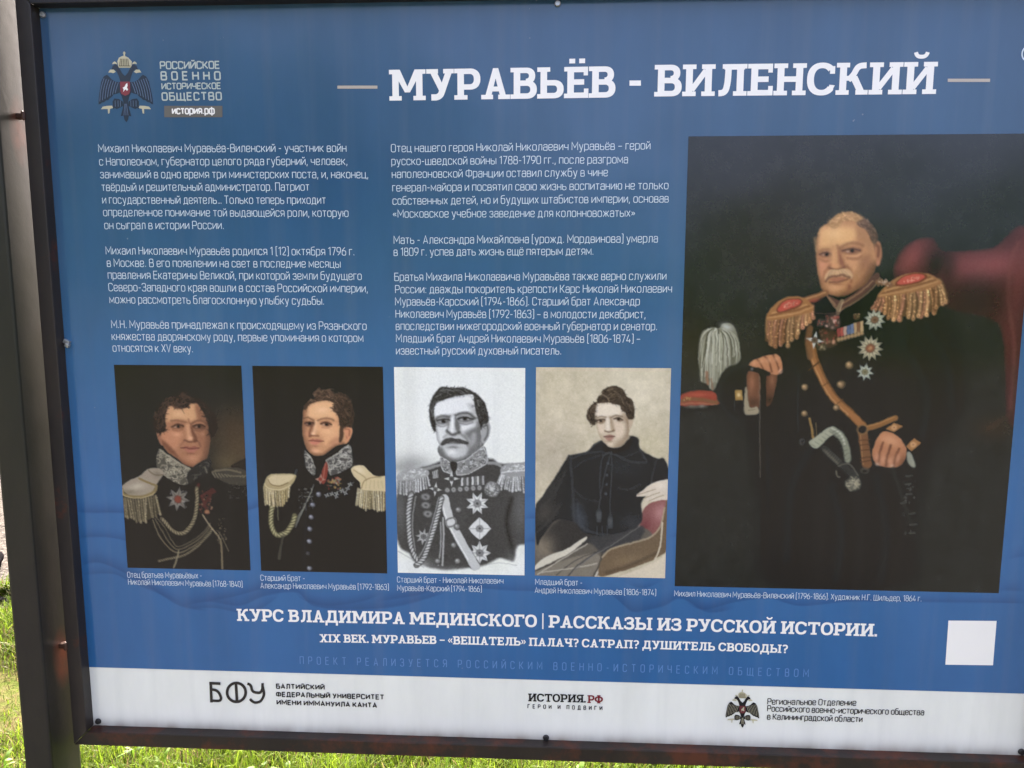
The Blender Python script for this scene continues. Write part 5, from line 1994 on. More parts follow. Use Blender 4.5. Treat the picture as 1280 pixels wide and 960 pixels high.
def draw_engraved_officer(A):
    """grey engraving: moustached officer with stars, sash and cords"""
    G = lambda v: (v, v, v * .965)
    A.view(485, 445, 3.367)
    A.blob(300, 260, 360, 420, G(238), .8)
    A.blob(110, 455, 90, 46, G(150), .7)
    A.blob(60, 470, 60, 30, G(130), .5)
    coat = [(36, 590), (60, 500), (110, 480), (190, 455), (240, 440), (420, 430), (470, 452), (540, 455), (600, 480), (600, 760), (545, 800), (528, 862), (470, 850), (400, 880), (240, 900), (120, 870), (90, 830), (50, 800), (30, 700)]
    A.fill(coat, G(58), 1, 8)
    cm = A.mask(coat, 6)
    A.blob(300, 640, 60, 120, G(74), .6, 0, 1, cm)
    A.blob(480, 660, 60, 90, G(66), .5, 0, 1, cm)
    A.blob(560, 640, 40, 130, G(120), .5, 0, 1, cm)
    A.blob(50, 650, 30, 110, G(120), .5, 0, 1, cm)
    A.line([(520, 600), (500, 700), (520, 800), (528, 860)], 16, G(24), .7, 8, True, None, cm)
    g = np.random.default_rng(21)
    for i in range(150):
        x, y = g.uniform(30, 590), g.uniform(470, 880)
        A.line([(x, y), (x + 30, y + g.uniform(4, 14))], 1.6, G(g.choice([34, 92, 80])), .35, 0, True, None, cm)
    A.blob(80, 880, 90, 40, G(232), .9)
    A.blob(300, 930, 260, 34, G(236), .95)
    A.blob(570, 890, 60, 70, G(236), .95, 20)
    A.line([(40, 820), (110, 860), (150, 890)], 4, G(150), .6, 2)
    A.line([(410, 880), (470, 870), (540, 880)], 3, G(140), .5, 2)
    # head
    neck = [(222, 370), (226, 430), (290, 450), (330, 440), (400, 380), (390, 330)]
    A.fill(neck, G(100), 1, 3)
    head_engraved(A)
    A.view(485, 445, 3.367)
    # collar
    for c, n in (([(286, 450), (330, 436), (400, 380), (418, 420), (416, 452), (340, 496), (290, 500)], 70), ([(224, 424), (262, 448), (272, 462), (268, 496), (236, 486), (222, 460)], 26)):
        A.fill(c, G(128), 1, 2)
        embroidery(A, c, n, 3.2, G(208))
        embroidery(A, c, n // 2, 2.5, G(50), 8)
        A.line(c + [c[0]], 3.5, G(196), .9, 0, False)
    A.fill([(262, 448), (290, 450), (288, 480), (272, 486)], G(36), 1, 2)
    # epaulettes
    fringe(A, [(40, 520), (80, 524), (120, 516), (168, 500)], [(40, 584), (80, 582), (124, 572), (176, 548)], 16, [G(170), G(206)], 9, 8)
    A.fill([(38, 520), (44, 494), (84, 476), (140, 472), (172, 484), (168, 504), (120, 518), (70, 524)], G(160), 1, 2)
    embroidery(A, [(44, 500), (90, 478), (150, 476), (166, 496), (110, 514), (60, 520)], 40, 3, G(222))
    A.line([(150, 478), (190, 466), (222, 458)], 12, G(150), .9, 2)
    fringe(A, [(478, 494), (510, 504), (545, 504), (600, 500)], [(458, 540), (500, 560), (545, 568), (600, 566)], 17, [G(178), G(214)], 10, 9)
    A.fill([(474, 490), (480, 464), (520, 452), (600, 450), (600, 500), (540, 506), (500, 504)], G(150), 1, 2)
    embroidery(A, [(484, 484), (500, 460), (600, 454), (600, 480), (540, 490)], 44, 3, G(220))
    A.line([(478, 492), (520, 484), (600, 482)], 5, G(222), .8)
    A.line([(424, 450), (454, 452), (474, 462)], 12, G(150), .9, 2)
    # orders
    for i in range(9):
        A.fill([(308 + i * 11, 512 - i), (317 + i * 11, 511 - i), (317 + i * 11, 546 - i * .6), (308 + i * 11, 547 - i * .6)], G([200, 90, 170, 70, 210, 110, 190, 80, 160][i]), 1, 0, False)
    for i in range(6):
        A.blob(250 + i * 27, 564 - i * 2, 14, 15, G(60), 1, 0, 3)
        A.blob(250 + i * 27, 564 - i * 2, 10, 11, G(180), 1, 0, 2)
        A.blob(250 + i * 27, 564 - i * 2, 5, 5, G(90), .9)
    star(A, 268, 516, 34, G(226), G(80), 4, 0, .3)
    star(A, 200, 560, 30, G(220), G(90), 4, 8, .3)
    A.fill([(186, 486), (210, 478), (214, 512), (190, 516)], G(170), 1, 1, False)
    for x in (192, 200, 208):
        A.line([(x, 484), (x + 3, 512)], 2.5, G(60), .8)
    A.blob(438, 560, 37, 37, G(60), 1, 0, 5)
    A.blob(438, 560, 33, 33, G(176), 1, 0, 5)
    embroidery(A, [(408, 540), (438, 528), (468, 545), (468, 578), (438, 592), (408, 578)], 40, 3, G(90), 4)
    A.blob(438, 560, 11, 11, G(210), .9, 0, 2)
    star(A, 376, 620, 50, G(214), G(150), 8, 22, .55, G(60))
    star(A, 386, 726, 48, G(216), G(150), 4, 0, .75, G(60))
    star(A, 386, 828, 48, G(208), G(140), 8, 0, .6, G(60))
    star(A, 150, 760, 36, G(176), G(110), 8, 10, .45)
    for x, y in ((158, 592), (160, 628), (168, 664)):
        A.blob(x, y, 26, 20, G(46), .9, 0, 2)
        A.blob(x, y, 20, 15, G(170), .9, 0, 2)
        A.blob(x, y, 10, 8, G(60), .9)
    # sash, cords
    A.line([(236, 600), (256, 680), (300, 770), (346, 850), (366, 880)], 44, G(60), 1, 3)
    A.line([(238, 600), (258, 680), (302, 770), (348, 850), (368, 884)], 38, G(196), 1, 2)
    A.line([(228, 610), (246, 684), (290, 774), (336, 854)], 5, G(238), .8, 2)
    A.fill([(242, 690), (280, 676), (288, 708), (252, 722)], G(120), 1, 1)
    A.fill([(250, 694), (276, 684), (280, 704), (256, 714)], G(206), 1, 1)
    braid(A, [(98, 580), (88, 640), (88, 720), (96, 790), (112, 838), (128, 860)], 26, G(206), G(60), .55)
    braid(A, [(118, 590), (106, 660), (104, 740), (116, 820)], 12, G(150), G(50), .55)
    braid(A, [(226, 596), (206, 680), (180, 770), (150, 850), (120, 880)], 24, G(206), G(60), .55)
    braid(A, [(214, 596), (190, 690), (160, 790), (130, 850)], 10, G(160), G(60), .55)
    A.line([(232, 680), (234, 760), (230, 880)], 8, G(170), .9, 1)
    A.line([(222, 700), (222, 800), (212, 880)], 7, G(150), .9, 1)
    for x, y in ((298, 648), (292, 718), (278, 796), (294, 864), (210, 864)):
        button(A, x, y, 15, G(130))
    A.finish(0.5, 0.58)
    A.noise(3.5, 2)


def draw_seated_youth(A):
    """watercolour: young man in a dark coat, seated, hand on a red chair back"""
    A.view(660, 445, 3.368)
    A.blob(420, 160, 240, 200, (216, 205, 176), .8)
    A.blob(160, 240, 180, 200, (206, 193, 162), .7)
    A.blob(110, 420, 130, 140, (172, 160, 138), .6)
    A.blob(500, 380, 120, 80, (192, 180, 144), .6)
    A.noise(5, 14)
    A.noise(3, 5)
    # chair
    A.fill([(470, 770), (474, 690), (490, 640), (530, 612), (600, 596), (600, 700), (560, 760), (500, 790)], (128, 78, 74), 1, 3)
    A.blob(560, 660, 40, 46, (190, 140, 134), .7, 30)
    A.blob(490, 720, 26, 50, (104, 48, 52), .7, 20)
    # lap and drapery
    A.fill([(30, 640), (120, 640), (220, 700), (480, 720), (520, 780), (420, 800), (320, 830), (290, 925), (30, 925)], (90, 84, 74), 1, 6)
    A.fill([(60, 770), (130, 690), (200, 690), (300, 740), (250, 790), (160, 820), (90, 820)], (38, 38, 38), .9, 10)
    A.fill([(250, 770), (330, 740), (480, 715), (470, 770), (400, 790), (320, 830), (280, 800)], (48, 50, 52), .9, 8)
    A.blob(70, 800, 50, 60, (140, 126, 104), .7)
    A.fill([(32, 880), (80, 842), (160, 812), (236, 764), (246, 770), (190, 820), (110, 862), (34, 898)], (206, 198, 176), 1, 3)
    A.fill([(34, 905), (180, 850), (280, 830), (310, 860), (290, 925), (34, 925)], (126, 118, 102), .9, 5)
    for p, c, w in (([(40, 918), (150, 850), (250, 790)], (196, 188, 168), 5), ([(120, 922), (200, 860), (300, 820)], (70, 66, 60), 5), ([(60, 910), (200, 890), (290, 872)], (190, 182, 162), 5),
                    ([(36, 900), (110, 870)], (54, 50, 46), 5), ([(170, 925), (210, 880), (330, 800), (440, 730)], (60, 60, 60), 6), ([(200, 900), (260, 850), (360, 790), (470, 716)], (110, 108, 102), 4),
                    ([(276, 925), (300, 880), (312, 830)], (58, 54, 48), 8), ([(284, 925), (302, 895)], (214, 206, 186), 8)):
        A.line(p, w, c, .8, 2)
    # chair frame
    A.fill([(312, 850), (350, 812), (430, 790), (510, 766), (560, 716), (576, 640), (588, 590), (600, 590), (600, 790), (540, 850), (470, 880), (380, 910), (300, 925)], (104, 86, 64), 1, 3)
    A.line([(312, 846), (350, 812), (430, 788), (510, 764), (556, 718), (574, 640)], 8, (160, 144, 116), .9, 2)
    A.blob(420, 860, 80, 26, (128, 108, 80), .7, -14)
    A.line([(330, 912), (430, 880), (540, 830)], 14, (76, 62, 46), .7, 6)
    A.fill([(380, 930), (470, 895), (560, 850), (600, 800), (600, 960), (380, 960)], (214, 200, 172), 1, 4)
    A.line([(566, 700), (556, 800), (530, 866)], 7, (206, 192, 164), .9)
    # coat
    coat = [(32, 640), (60, 590), (120, 500), (166, 424), (184, 416), (250, 400), (280, 370), (330, 350), (430, 336), (466, 350), (472, 390), (540, 430), (570, 430), (590, 470), (600, 540), (540, 560), (480, 610), (476, 700), (400, 740), (300, 756), (230, 740), (196, 700), (120, 690), (60, 760), (36, 790)]
    A.fill(coat, (24, 28, 31), 1, 4)
    cm = A.mask(coat, 4)
    A.blob(70, 660, 50, 70, (70, 66, 60), .7, 30, 1, cm)
    A.blob(100, 560, 26, 80, (52, 52, 50), .6, 35, 1, cm)
    A.blob(220, 680, 30, 70, (70, 78, 86), .6, -20, 1, cm)
    A.blob(440, 700, 60, 40, (52, 56, 60), .6, 0, 1, cm)
    A.blob(400, 470, 80, 40, (36, 42, 46), .6, 0, 1, cm)
    for p, c, w in (([(178, 424), (184, 500), (190, 600), (194, 690)], (84, 90, 96), 6), ([(188, 430), (240, 410), (300, 402), (350, 404)], (74, 80, 86), 5), ([(196, 470), (240, 440), (340, 408)], (66, 72, 78), 4),
                    ([(350, 404), (420, 440), (494, 448), (486, 420), (470, 392)], (84, 90, 92), 5), ([(350, 404), (400, 424), (470, 400)], (60, 66, 68), 4), ([(200, 700), (240, 730), (300, 748), (340, 752)], (88, 96, 104), 5),
                    ([(210, 620), (212, 690), (236, 720)], (80, 90, 98), 6), ([(540, 440), (524, 500), (520, 540)], (70, 74, 76), 5), ([(60, 640), (110, 580), (160, 480)], (66, 66, 62), 5), ([(40, 740), (90, 690), (140, 620)], (70, 68, 62), 5),
                    ([(250, 400), (280, 372), (300, 362)], (74, 80, 84), 5), ([(190, 560), (240, 600), (300, 612)], (44, 50, 54), 8), ([(470, 540), (430, 560), (380, 556)], (42, 48, 52), 8)):
        A.line(p, w * 1.2, [v_ * .55 + 22 for v_ in c], .6, 5, True, None, cm)
    for x in (290, 312, 332):
        A.line([(x, 716), (x + 2, 752)], 3, (74, 80, 86), .7)
    A.fill([(330, 350), (334, 380), (370, 386), (410, 372), (424, 330)], (150, 134, 110), 1, 3)
    head_youth(A)
    A.view(660, 445, 3.368)
    A.fill([(318, 378), (352, 392), (392, 382), (424, 350), (442, 352), (420, 390), (366, 410), (322, 400)], (18, 20, 22), 1, 3)
    # ties with tassels, buttons
    for p in ([(350, 402), (330, 470), (310, 560), (298, 640)], [(352, 402), (352, 500), (346, 600), (346, 670)], [(344, 404), (312, 430), (302, 520), (306, 600)]):
        A.line(p, 4, (66, 70, 72), .7, 2)
    for x, y in ((298, 668), (346, 694)):
        A.blob(x, y, 13, 30, (58, 62, 64), 1, 0, 2)
        for d in (-7, -2, 3, 8):
            A.line([(x + d, y - 10), (x + d, y + 30)], 2.5, (96, 100, 100), .6)
    for y in (450, 500, 540, 580):
        A.blob(336 - (y - 450) * .06, y, 5, 6, (70, 76, 80), .9, 0, 2)
    # hand on the chair back
    hand = [(456, 588), (478, 568), (506, 546), (540, 528), (600, 520), (600, 596), (560, 606), (520, 612), (490, 606), (512, 588), (480, 592)]
    A.fill(hand, (212, 198, 174), 1, 2)
    for p in ([(462, 584), (500, 572), (536, 560)], [(486, 600), (520, 586), (552, 574)], [(510, 610), (540, 596), (570, 586)]):
        A.line(p, 3.5, (146, 128, 104), .8, 1)
    A.blob(560, 545, 30, 16, (228, 216, 194), .7)
    A.line([(528, 524), (600, 514)], 8, (24, 26, 28), .9)
    A.finish(0.5, 0.6)
    A.noise(3, 2)


def draw_seated_general(A):
    """large dark portrait: seated grey-haired general with gold epaulettes, cane and plumed hat"""
    A.view(835, 160, 1.6)
    A.blob(230, 220, 240, 260, (42, 38, 32), .8)
    A.blob(600, 120, 200, 160, (36, 38, 36), .7)
    A.noise(2, 14)
    A.noise(1.2, 3)
    # chair
    ch = [(452, 300), (462, 254), (492, 226), (528, 222), (548, 246), (600, 246), (650, 240), (720, 214), (720, 540), (680, 590), (670, 420), (640, 380), (560, 360), (500, 330)]
    A.fill(ch, (62, 31, 32), 1, 5)
    m = A.mask(ch, 4)
    A.blob(640, 275, 110, 34, (138, 70, 68), .9, -4, 1, m)
    A.blob(486, 258, 24, 44, (128, 64, 60), .9, 30, 1, m)
    A.blob(536, 272, 20, 34, (30, 22, 22), 1, 20, 1, m)
    A.blob(560, 280, 16, 40, (44, 27, 27), .7, 0, 1, m)
    A.blob(700, 300, 22, 130, (104, 50, 48), .85, 4, 1, m)
    A.line([(700, 230), (684, 270), (680, 340), (692, 440), (684, 560)], 5, (118, 64, 58), .6, 4, True, None, m)
    A.blob(610, 350, 70, 50, (34, 24, 24), .8, 0, 1, m)
    A.blob(655, 600, 46, 26, (46, 36, 28), .8)
    A.line([(690, 480), (690, 560), (640, 600)], 8, (64, 44, 34), .5, 5)
    # body
    A.fill([(196, 430), (210, 350), (290, 330), (330, 320), (440, 300), (520, 330), (560, 380), (600, 460), (590, 560), (520, 680), (500, 800), (480, 916), (200, 916), (180, 760), (150, 600), (100, 560), (110, 500), (170, 470)], (20, 23, 24), 1, 22)
    A.blob(420, 420, 90, 70, (22, 27, 30), .7)
    A.blob(150, 520, 50, 40, (20, 23, 25), .9)
    A.line([(170, 470), (120, 490), (100, 540), (140, 590)], 3, (36, 40, 42), .6, 3)
    A.line([(545, 430), (585, 440)], 3, (40, 44, 44), .5, 2)
    for p, w in (([(200, 470), (190, 560), (200, 680), (190, 800)], 10), ([(470, 430), (520, 520), (510, 620)], 12), ([(290, 640), (250, 720), (240, 860)], 14), ([(420, 700), (440, 800), (430, 900)], 14), ([(330, 720), (350, 800), (340, 900)], 16), ([(520, 400), (560, 470), (570, 560)], 10)):
        A.line(p, w, (31, 36, 38), .55, 9)
        A.line([(x + 12, y + 4) for x, y in p], w, (11, 13, 14), .5, 9)
    # faint craquelure
    specks(A, 160, 320, 200, 420, 50, [(80, 80, 74), (60, 60, 56)], 1.6, 3, .5)
    specks(A, 100, 780, 200, 915, 60, [(56, 58, 54), (48, 50, 46)], 1.6, 4, .5)
    specks(A, 470, 680, 495, 810, 24, [(96, 94, 84), (60, 60, 56)], 2.2, 6, .7)
    # --- plume and hat
    A.view(840, 380, 6)
    A.fill([(52, 700), (110, 662), (200, 648), (318, 660), (336, 720), (336, 756), (56, 760)], (140, 58, 44), 1, 5)
    A.line([(56, 730), (190, 716), (336, 738)], 26, (110, 84, 52), .8, 8)
    A.line([(60, 752), (190, 742), (336, 756)], 8, (160, 120, 84), .7, 3)
    A.blob(190, 680, 90, 14, (172, 82, 62), .7)
    specks(A, 90, 696, 140, 722, 10, [(190, 150, 90)], 7, 3)
    A.fill([(50, 770), (340, 762), (330, 800), (60, 800)], (22, 24, 24), 1, 6)
    A.blob(150, 768, 50, 14, (112, 108, 92), .8)
    A.blob(228, 766, 32, 14, (140, 136, 118), .8)
    pl = [(202, 300), (222, 218), (262, 186), (322, 176), (352, 184), (380, 150), (430, 142), (468, 176), (492, 246), (508, 340), (502, 436), (420, 470), (372, 520), (336, 600), (312, 648), (292, 640), (262, 600), (214, 576), (206, 500), (198, 400)]
    A.fill(pl, (118, 116, 96), 1, 5)
    m = A.mask(pl, 6)
    g = np.random.default_rng(5)
    for i in range(120):
        t = g.random()
        x0, x1 = 300 + 90 * t + g.normal(0, 14), 205 + 300 * t
        y1 = g.uniform(360, 640)
        c = np.array(random.choice([(186, 184, 160), (92, 90, 70), (206, 204, 182), (62, 60, 46), (150, 148, 122)]))
        A.line([(x0, 186), ((x0 + 2 * x1) / 3, 230), (x1, 330), (x1 + g.normal(0, 10) - 10 * (1 - t), y1)], g.uniform(5, 13), c, .75, 2, True, (1, .5), m)
    A.blob(410, 170, 46, 24, (196, 196, 182), .8, 20)
    A.line([(345, 190), (352, 220)], 12, (60, 58, 46), .8, 4)
    A.line([(258, 510), (268, 600)], 18, (150, 84, 56), .6, 6)
    A.line([(296, 560), (306, 640)], 10, (120, 70, 48), .6, 5)
    # --- hand on the cane
    A.fill([(570, 505), (640, 520), (664, 560), (660, 700), (640, 790), (585, 770), (566, 700), (560, 600)], (104, 66, 47), 1, 6)
    A.blob(596, 590, 24, 80, (150, 98, 70), .8)
    A.blob(610, 740, 50, 40, (60, 40, 30), .7)
    A.fill([(708, 540), (760, 520), (790, 540), (772, 640), (744, 740), (706, 760), (704, 640)], (92, 58, 42), 1, 6)
    A.blob(750, 570, 22, 50, (140, 92, 66), .7)
    A.blob(730, 720, 40, 40, (40, 28, 22), .8)
    fist = [(580, 448), (612, 420), (660, 402), (700, 386), (740, 380), (780, 374), (812, 398), (824, 450), (826, 500), (796, 530), (740, 524), (690, 508), (630, 488), (584, 476)]
    A.fill(fist, (178, 120, 82), 1, 4)
    m = A.mask(fist, 4)
    for p in ([(636, 412), (664, 450), (690, 506)], [(694, 392), (728, 440), (748, 510)], [(754, 380), (782, 430), (800, 500)]):
        A.line(p, 12, (92, 54, 38), .85, 5, True, None, m)
    for x, y in ((612, 440), (668, 430), (722, 420), (782, 410)):
        A.blob(x, y, 24, 22, (206, 150, 108), .7, 40, 1, m)
    A.blob(812, 505, 18, 20, (206, 152, 116), 1, 20, 2)
    A.line([(580, 480), (640, 496), (720, 520)], 34, (22, 22, 24), 1, 4)
    A.blob(600, 486, 10, 12, (130, 130, 126), .8)
    A.line([(682, 520), (684, 700), (684, 960), (686, 1300), (686, 1900)], 34, (14, 15, 16), 1, 6)
    A.line([(656, 545), (656, 720), (658, 960), (660, 1300)], 7, (110, 96, 80), .7, 2)
    A.fill([(544, 650), (560, 630), (582, 770), (636, 770), (646, 820), (560, 830), (540, 790)], (148, 136, 108), 1, 5)
    A.line([(570, 800), (620, 790)], 6, (96, 84, 62), .7, 3)
    A.fill([(470, 648), (524, 644), (530, 720), (474, 724)], (150, 116, 62), 1, 3, False)
    A.blob(500, 682, 14, 16, (220, 196, 140), .9)
    A.line([(468, 722), (470, 800)], 5, (60, 62, 62), .7, 3)
    A.line([(800, 520), (880, 470), (940, 520), (944, 900)], 4, (34, 38, 40), .8, 4)
    # --- belt, buttons, hilt, right hand
    A.view(980, 420, 3.69)
    A.line([(120, 30), (140, 110), (178, 200), (232, 288), (300, 352), (362, 412)], 40, (70, 46, 28), 1, 3)
    A.line([(120, 30), (140, 110), (178, 200), (232, 288), (300, 352), (362, 412)], 31, (148, 98, 56), 1, 3)
    A.line([(112, 40), (132, 116), (170, 206), (226, 296), (294, 360)], 6, (190, 140, 88), .8, 3)
    A.line([(134, 40), (152, 110), (190, 194), (244, 280), (312, 344)], 4, (96, 62, 36), .8, 2)
    A.line([(112, 160), (160, 120)], 8, (60, 40, 26), .9)
    A.line([(176, 232), (206, 214)], 6, (90, 58, 34), .8)
    A.line([(236, 320), (270, 290)], 5, (96, 62, 36), .8)
    A.line([(384, 424), (440, 408), (512, 378)], 26, (132, 90, 50), 1, 3)
    A.line([(384, 416), (440, 400), (506, 374)], 5, (184, 134, 82), .7, 2)
    A.line([(362, 450), (372, 520), (382, 592)], 42, (112, 74, 46), 1, 3)
    A.line([(352, 456), (362, 590)], 4, (176, 126, 82), .8, 2)
    for y in (478, 500, 524, 560, 576):
        A.line([(346, y + 4), (398, y - 2)], 5, (70, 44, 28), .8)
    A.blob(360, 430, 27, 25, (130, 96, 60), 1, 0, 5)
    A.blob(360, 430, 20, 18, (20, 22, 24), 1, 0, 5)
    for x, y, r in ((95, 236, 15), (94, 358, 15), (262, 224, 19), (300, 134, 18), (240, 331, 14)):
        button(A, x, y, r, (150, 122, 86))
    A.blob(82, 488, 13, 16, (78, 76, 70), .9, 0, 2)
    A.blob(84, 488, 8, 10, (24, 26, 28), .9, 0, 2)
    A.line([(70, 170), (62, 280), (64, 440)], 3, (44, 48, 50), .8, 2)
    A.line([(116, 380), (128, 430), (134, 470)], 11, (150, 116, 66), .9, 2)
    A.line([(146, 400), (150, 460)], 5, (110, 90, 60), .8, 2)
    A.fill([(114, 490), (150, 462), (200, 424), (232, 418), (244, 440), (204, 470), (160, 514), (132, 514)], (156, 156, 130), 1, 3)
    A.line([(226, 432), (262, 462), (284, 506), (294, 570)], 30, (128, 130, 108), 1, 4)
    A.line([(220, 424), (260, 452), (280, 500)], 7, (196, 196, 172), .8, 3)
    for t in np.linspace(0, 1, 9):
        x, y = 236 + 56 * t, 436 + 130 * t ** 1.2
        A.line([(x - 14, y + 8), (x + 14, y - 6)], 3, (76, 78, 64), .7)
    for t in np.linspace(0, 1, 6):
        A.line([(126 + 80 * t, 500 - 62 * t), (144 + 80 * t, 510 - 60 * t)], 3, (90, 90, 72), .6)
    A.line([(186, 520), (250, 580), (330, 650)], 34, (40, 42, 40), 1, 5)
    A.line([(184, 526), (244, 586)], 10, (96, 92, 76), .7, 4)
    for t in np.linspace(0, 1, 8):
        A.line([(190 + 56 * t, 540 + 50 * t), (206 + 54 * t, 524 + 50 * t)], 3, (120, 114, 92), .6)
    A.line([(250, 600), (300, 590), (340, 640)], 6, (110, 106, 90), .7, 2)
    A.line([(240, 620), (244, 645), (256, 648)], 6, (120, 112, 90), .8, 2)
    A.blob(318, 682, 36, 34, (92, 90, 76), 1, 0, 3)
    embroidery(A, [(290, 650), (340, 650), (350, 700), (310, 718), (286, 690)], 30, 4, (160, 152, 124), 6)
    A.blob(372, 620, 22, 16, (70, 66, 56), .9, 0, 2)
    A.blob(372, 622, 12, 9, (22, 22, 22), .9, 0, 2)
    hand = [(448, 446), (486, 442), (536, 470), (562, 510), (560, 560), (536, 596), (500, 606), (450, 600), (418, 582), (404, 540), (420, 490)]
    A.fill(hand, (172, 114, 78), 1, 3)
    m = A.mask(hand, 3)
    A.blob(490, 480, 50, 26, (204, 148, 106), .8, 20, 1, m)
    A.blob(540, 580, 50, 40, (104, 64, 44), .7, 0, 1, m)
    A.blob(420, 580, 30, 30, (120, 74, 52), .6, 0, 1, m)
    for p in ([(456, 492), (440, 540), (436, 590)], [(492, 504), (476, 550), (470, 598)], [(530, 520), (512, 566), (504, 602)]):
        A.line(p, 10, (92, 54, 38), .85, 4, True, None, m)
    for x, y in ((426, 560), (456, 570), (490, 576), (524, 566)):
        A.blob(x, y, 14, 26, (206, 150, 114), .6, 15, 1, m)
    A.blob(430, 590, 12, 9, (212, 180, 150), .7)
    A.blob(496, 598, 11, 9, (206, 170, 140), .7)
    A.fill([(470, 420), (520, 396), (600, 440), (640, 490), (600, 540), (566, 520), (530, 462)], (18, 19, 21), 1, 4)
    for q in ([(468, 428), (506, 400), (546, 414), (508, 444)], [(560, 508), (600, 470), (632, 492), (588, 532)]):
        A.fill(q, (150, 104, 62), 1, 2, False)
        c = np.mean(q, 0)
        A.blob(c[0], c[1], 13, 13, (206, 160, 110), 1, 0, 2)
        A.blob(c[0], c[1], 5, 5, (110, 74, 44), .9)
    A.fill([(566, 540), (584, 538), (604, 590), (596, 606), (572, 584)], (140, 140, 120), 1, 4)
    for x, y in ((576, 646), (572, 684), (576, 730), (552, 770), (590, 820), (598, 870), (590, 910)):
        A.line([(x - 14, y), (x + 12, y - 3)], 7, (84, 84, 74), .7, 3)
    A.line([(500, 610), (530, 700), (556, 780), (590, 870)], 10, (40, 42, 38), .8, 6)
    # --- head and shoulders
    A.view(940, 240, 4.571)
    # collar
    A.fill([(390, 590), (420, 580), (460, 640), (500, 680), (560, 650), (660, 570), (730, 480), (760, 520), (700, 620), (540, 760), (400, 760), (360, 690)], (18, 22, 25), 1, 4)
    A.fill([(424, 586), (460, 640), (494, 672), (524, 664), (600, 614), (680, 546), (728, 488), (706, 462), (640, 530), (560, 596), (500, 618), (450, 600)], (84, 56, 48), 1, 4)
    for p in ([(424, 590), (462, 646), (494, 676)], [(504, 676), (600, 620), (690, 546), (730, 492)], [(512, 640), (600, 584), (690, 508)], [(440, 606), (476, 646)]):
        A.line(p, 8, (150, 112, 82), .8, 3)
    A.line([(512, 624), (494, 660), (490, 690)], 22, (130, 106, 80), .9, 3)
    A.line([(516, 630), (500, 680)], 6, (190, 162, 124), .7, 2)
    head_general(A)
    A.view(940, 240, 4.571)
    # epaulettes
    A.line([(300, 620), (360, 600), (420, 578)], 34, (130, 86, 56), 1, 5)
    A.line([(300, 614), (360, 594), (416, 574)], 8, (186, 136, 90), .8, 3)
    A.blob(350, 622, 40, 10, (150, 66, 52), .8, -14)
    gold = [(164, 116, 74), (190, 142, 94), (134, 90, 58), (172, 116, 84)]
    fringe(A, [(86, 716), (150, 716), (230, 700), (300, 672), (350, 650)], [(72, 852), (140, 868), (210, 852), (280, 788), (352, 724)], 16, gold, 24, 3, -6)
    A.fill([(84, 730), (110, 660), (170, 612), (250, 592), (320, 620), (352, 668), (330, 690), (260, 704), (180, 724)], (150, 102, 60), 1, 4)
    for k_ in range(3):
        A.line([(90 + 12 * k_, 720 - 14 * k_), (170 + 4 * k_, 706 - 16 * k_), (260 - 4 * k_, 690 - 16 * k_), (340 - 14 * k_, 660 - 8 * k_)], 8, (196, 146, 94) if k_ % 2 == 0 else (110, 70, 42), .7, 3)
    A.fill([(136, 676), (160, 634), (210, 610), (266, 606), (290, 626), (266, 658), (210, 678), (160, 690)], (110, 60, 40), 1, 3)
    A.fill([(146, 672), (170, 636), (214, 616), (262, 612), (280, 628), (256, 652), (206, 670), (166, 682)], (178, 74, 58), 1, 3)
    embroidery(A, [(170, 650), (240, 620), (262, 636), (200, 664)], 14, 5, (206, 140, 110), 3)
    fringe(A, [(722, 600), (800, 580), (900, 566), (1000, 544), (1070, 500)], [(686, 664), (790, 704), (890, 714), (1000, 696), (1120, 618)], 22, gold, 24, 4, 8)
    A.fill([(716, 596), (760, 540), (830, 486), (920, 460), (1010, 470), (1070, 500), (1080, 520), (1010, 552), (900, 576), (800, 592)], (150, 104, 66), 1, 4)
    for k_ in range(4):
        A.line([(730 + 14 * k_, 592 - 14 * k_), (830 + 4 * k_, 572 - 16 * k_), (930 - 2 * k_, 552 - 16 * k_), (1060 - 14 * k_, 510 - 8 * k_)], 8, (190, 142, 94) if k_ % 2 == 0 else (106, 70, 44), .7, 3)
    A.fill([(816, 530), (846, 490), (910, 464), (976, 464), (1000, 486), (966, 514), (900, 532), (846, 540)], (110, 60, 42), 1, 3)
    A.fill([(830, 522), (856, 490), (912, 470), (968, 470), (986, 486), (956, 506), (896, 524), (850, 530)], (184, 80, 66), 1, 3)
    embroidery(A, [(860, 510), (930, 478), (960, 490), (890, 518)], 14, 5, (214, 146, 120), 5)
    A.line([(716, 514), (750, 520), (790, 530)], 26, (120, 84, 60), 1, 4)
    specks(A, 716, 496, 790, 536, 22, [(200, 170, 140), (150, 110, 80)], 7, 8)
    # orders on the chest
    A.line([(364, 692), (430, 694), (500, 688)], 5, (80, 56, 50), .8, 2)
    A.line([(330, 780), (320, 850), (330, 940)], 34, (110, 74, 48), .9, 6)
    for x, y, r, c in ((392, 746, 24, (110, 100, 90)), (404, 800, 26, (96, 70, 56)), (460, 742, 46, (140, 110, 96)), (440, 840, 52, (130, 96, 74)), (596, 712, 20, (140, 112, 80)), (396, 880, 30, (120, 106, 80))):
        A.blob(x, y, r, r, [v * .5 for v in c], 1, 0, 3)
        specks(A, x - r * .8, y - r * .8, x + r * .8, y + r * .8, 22, [c, [min(255, v * 1.5) for v in c], (150, 70, 60), [v * .5 for v in c]], r * .2, int(x))
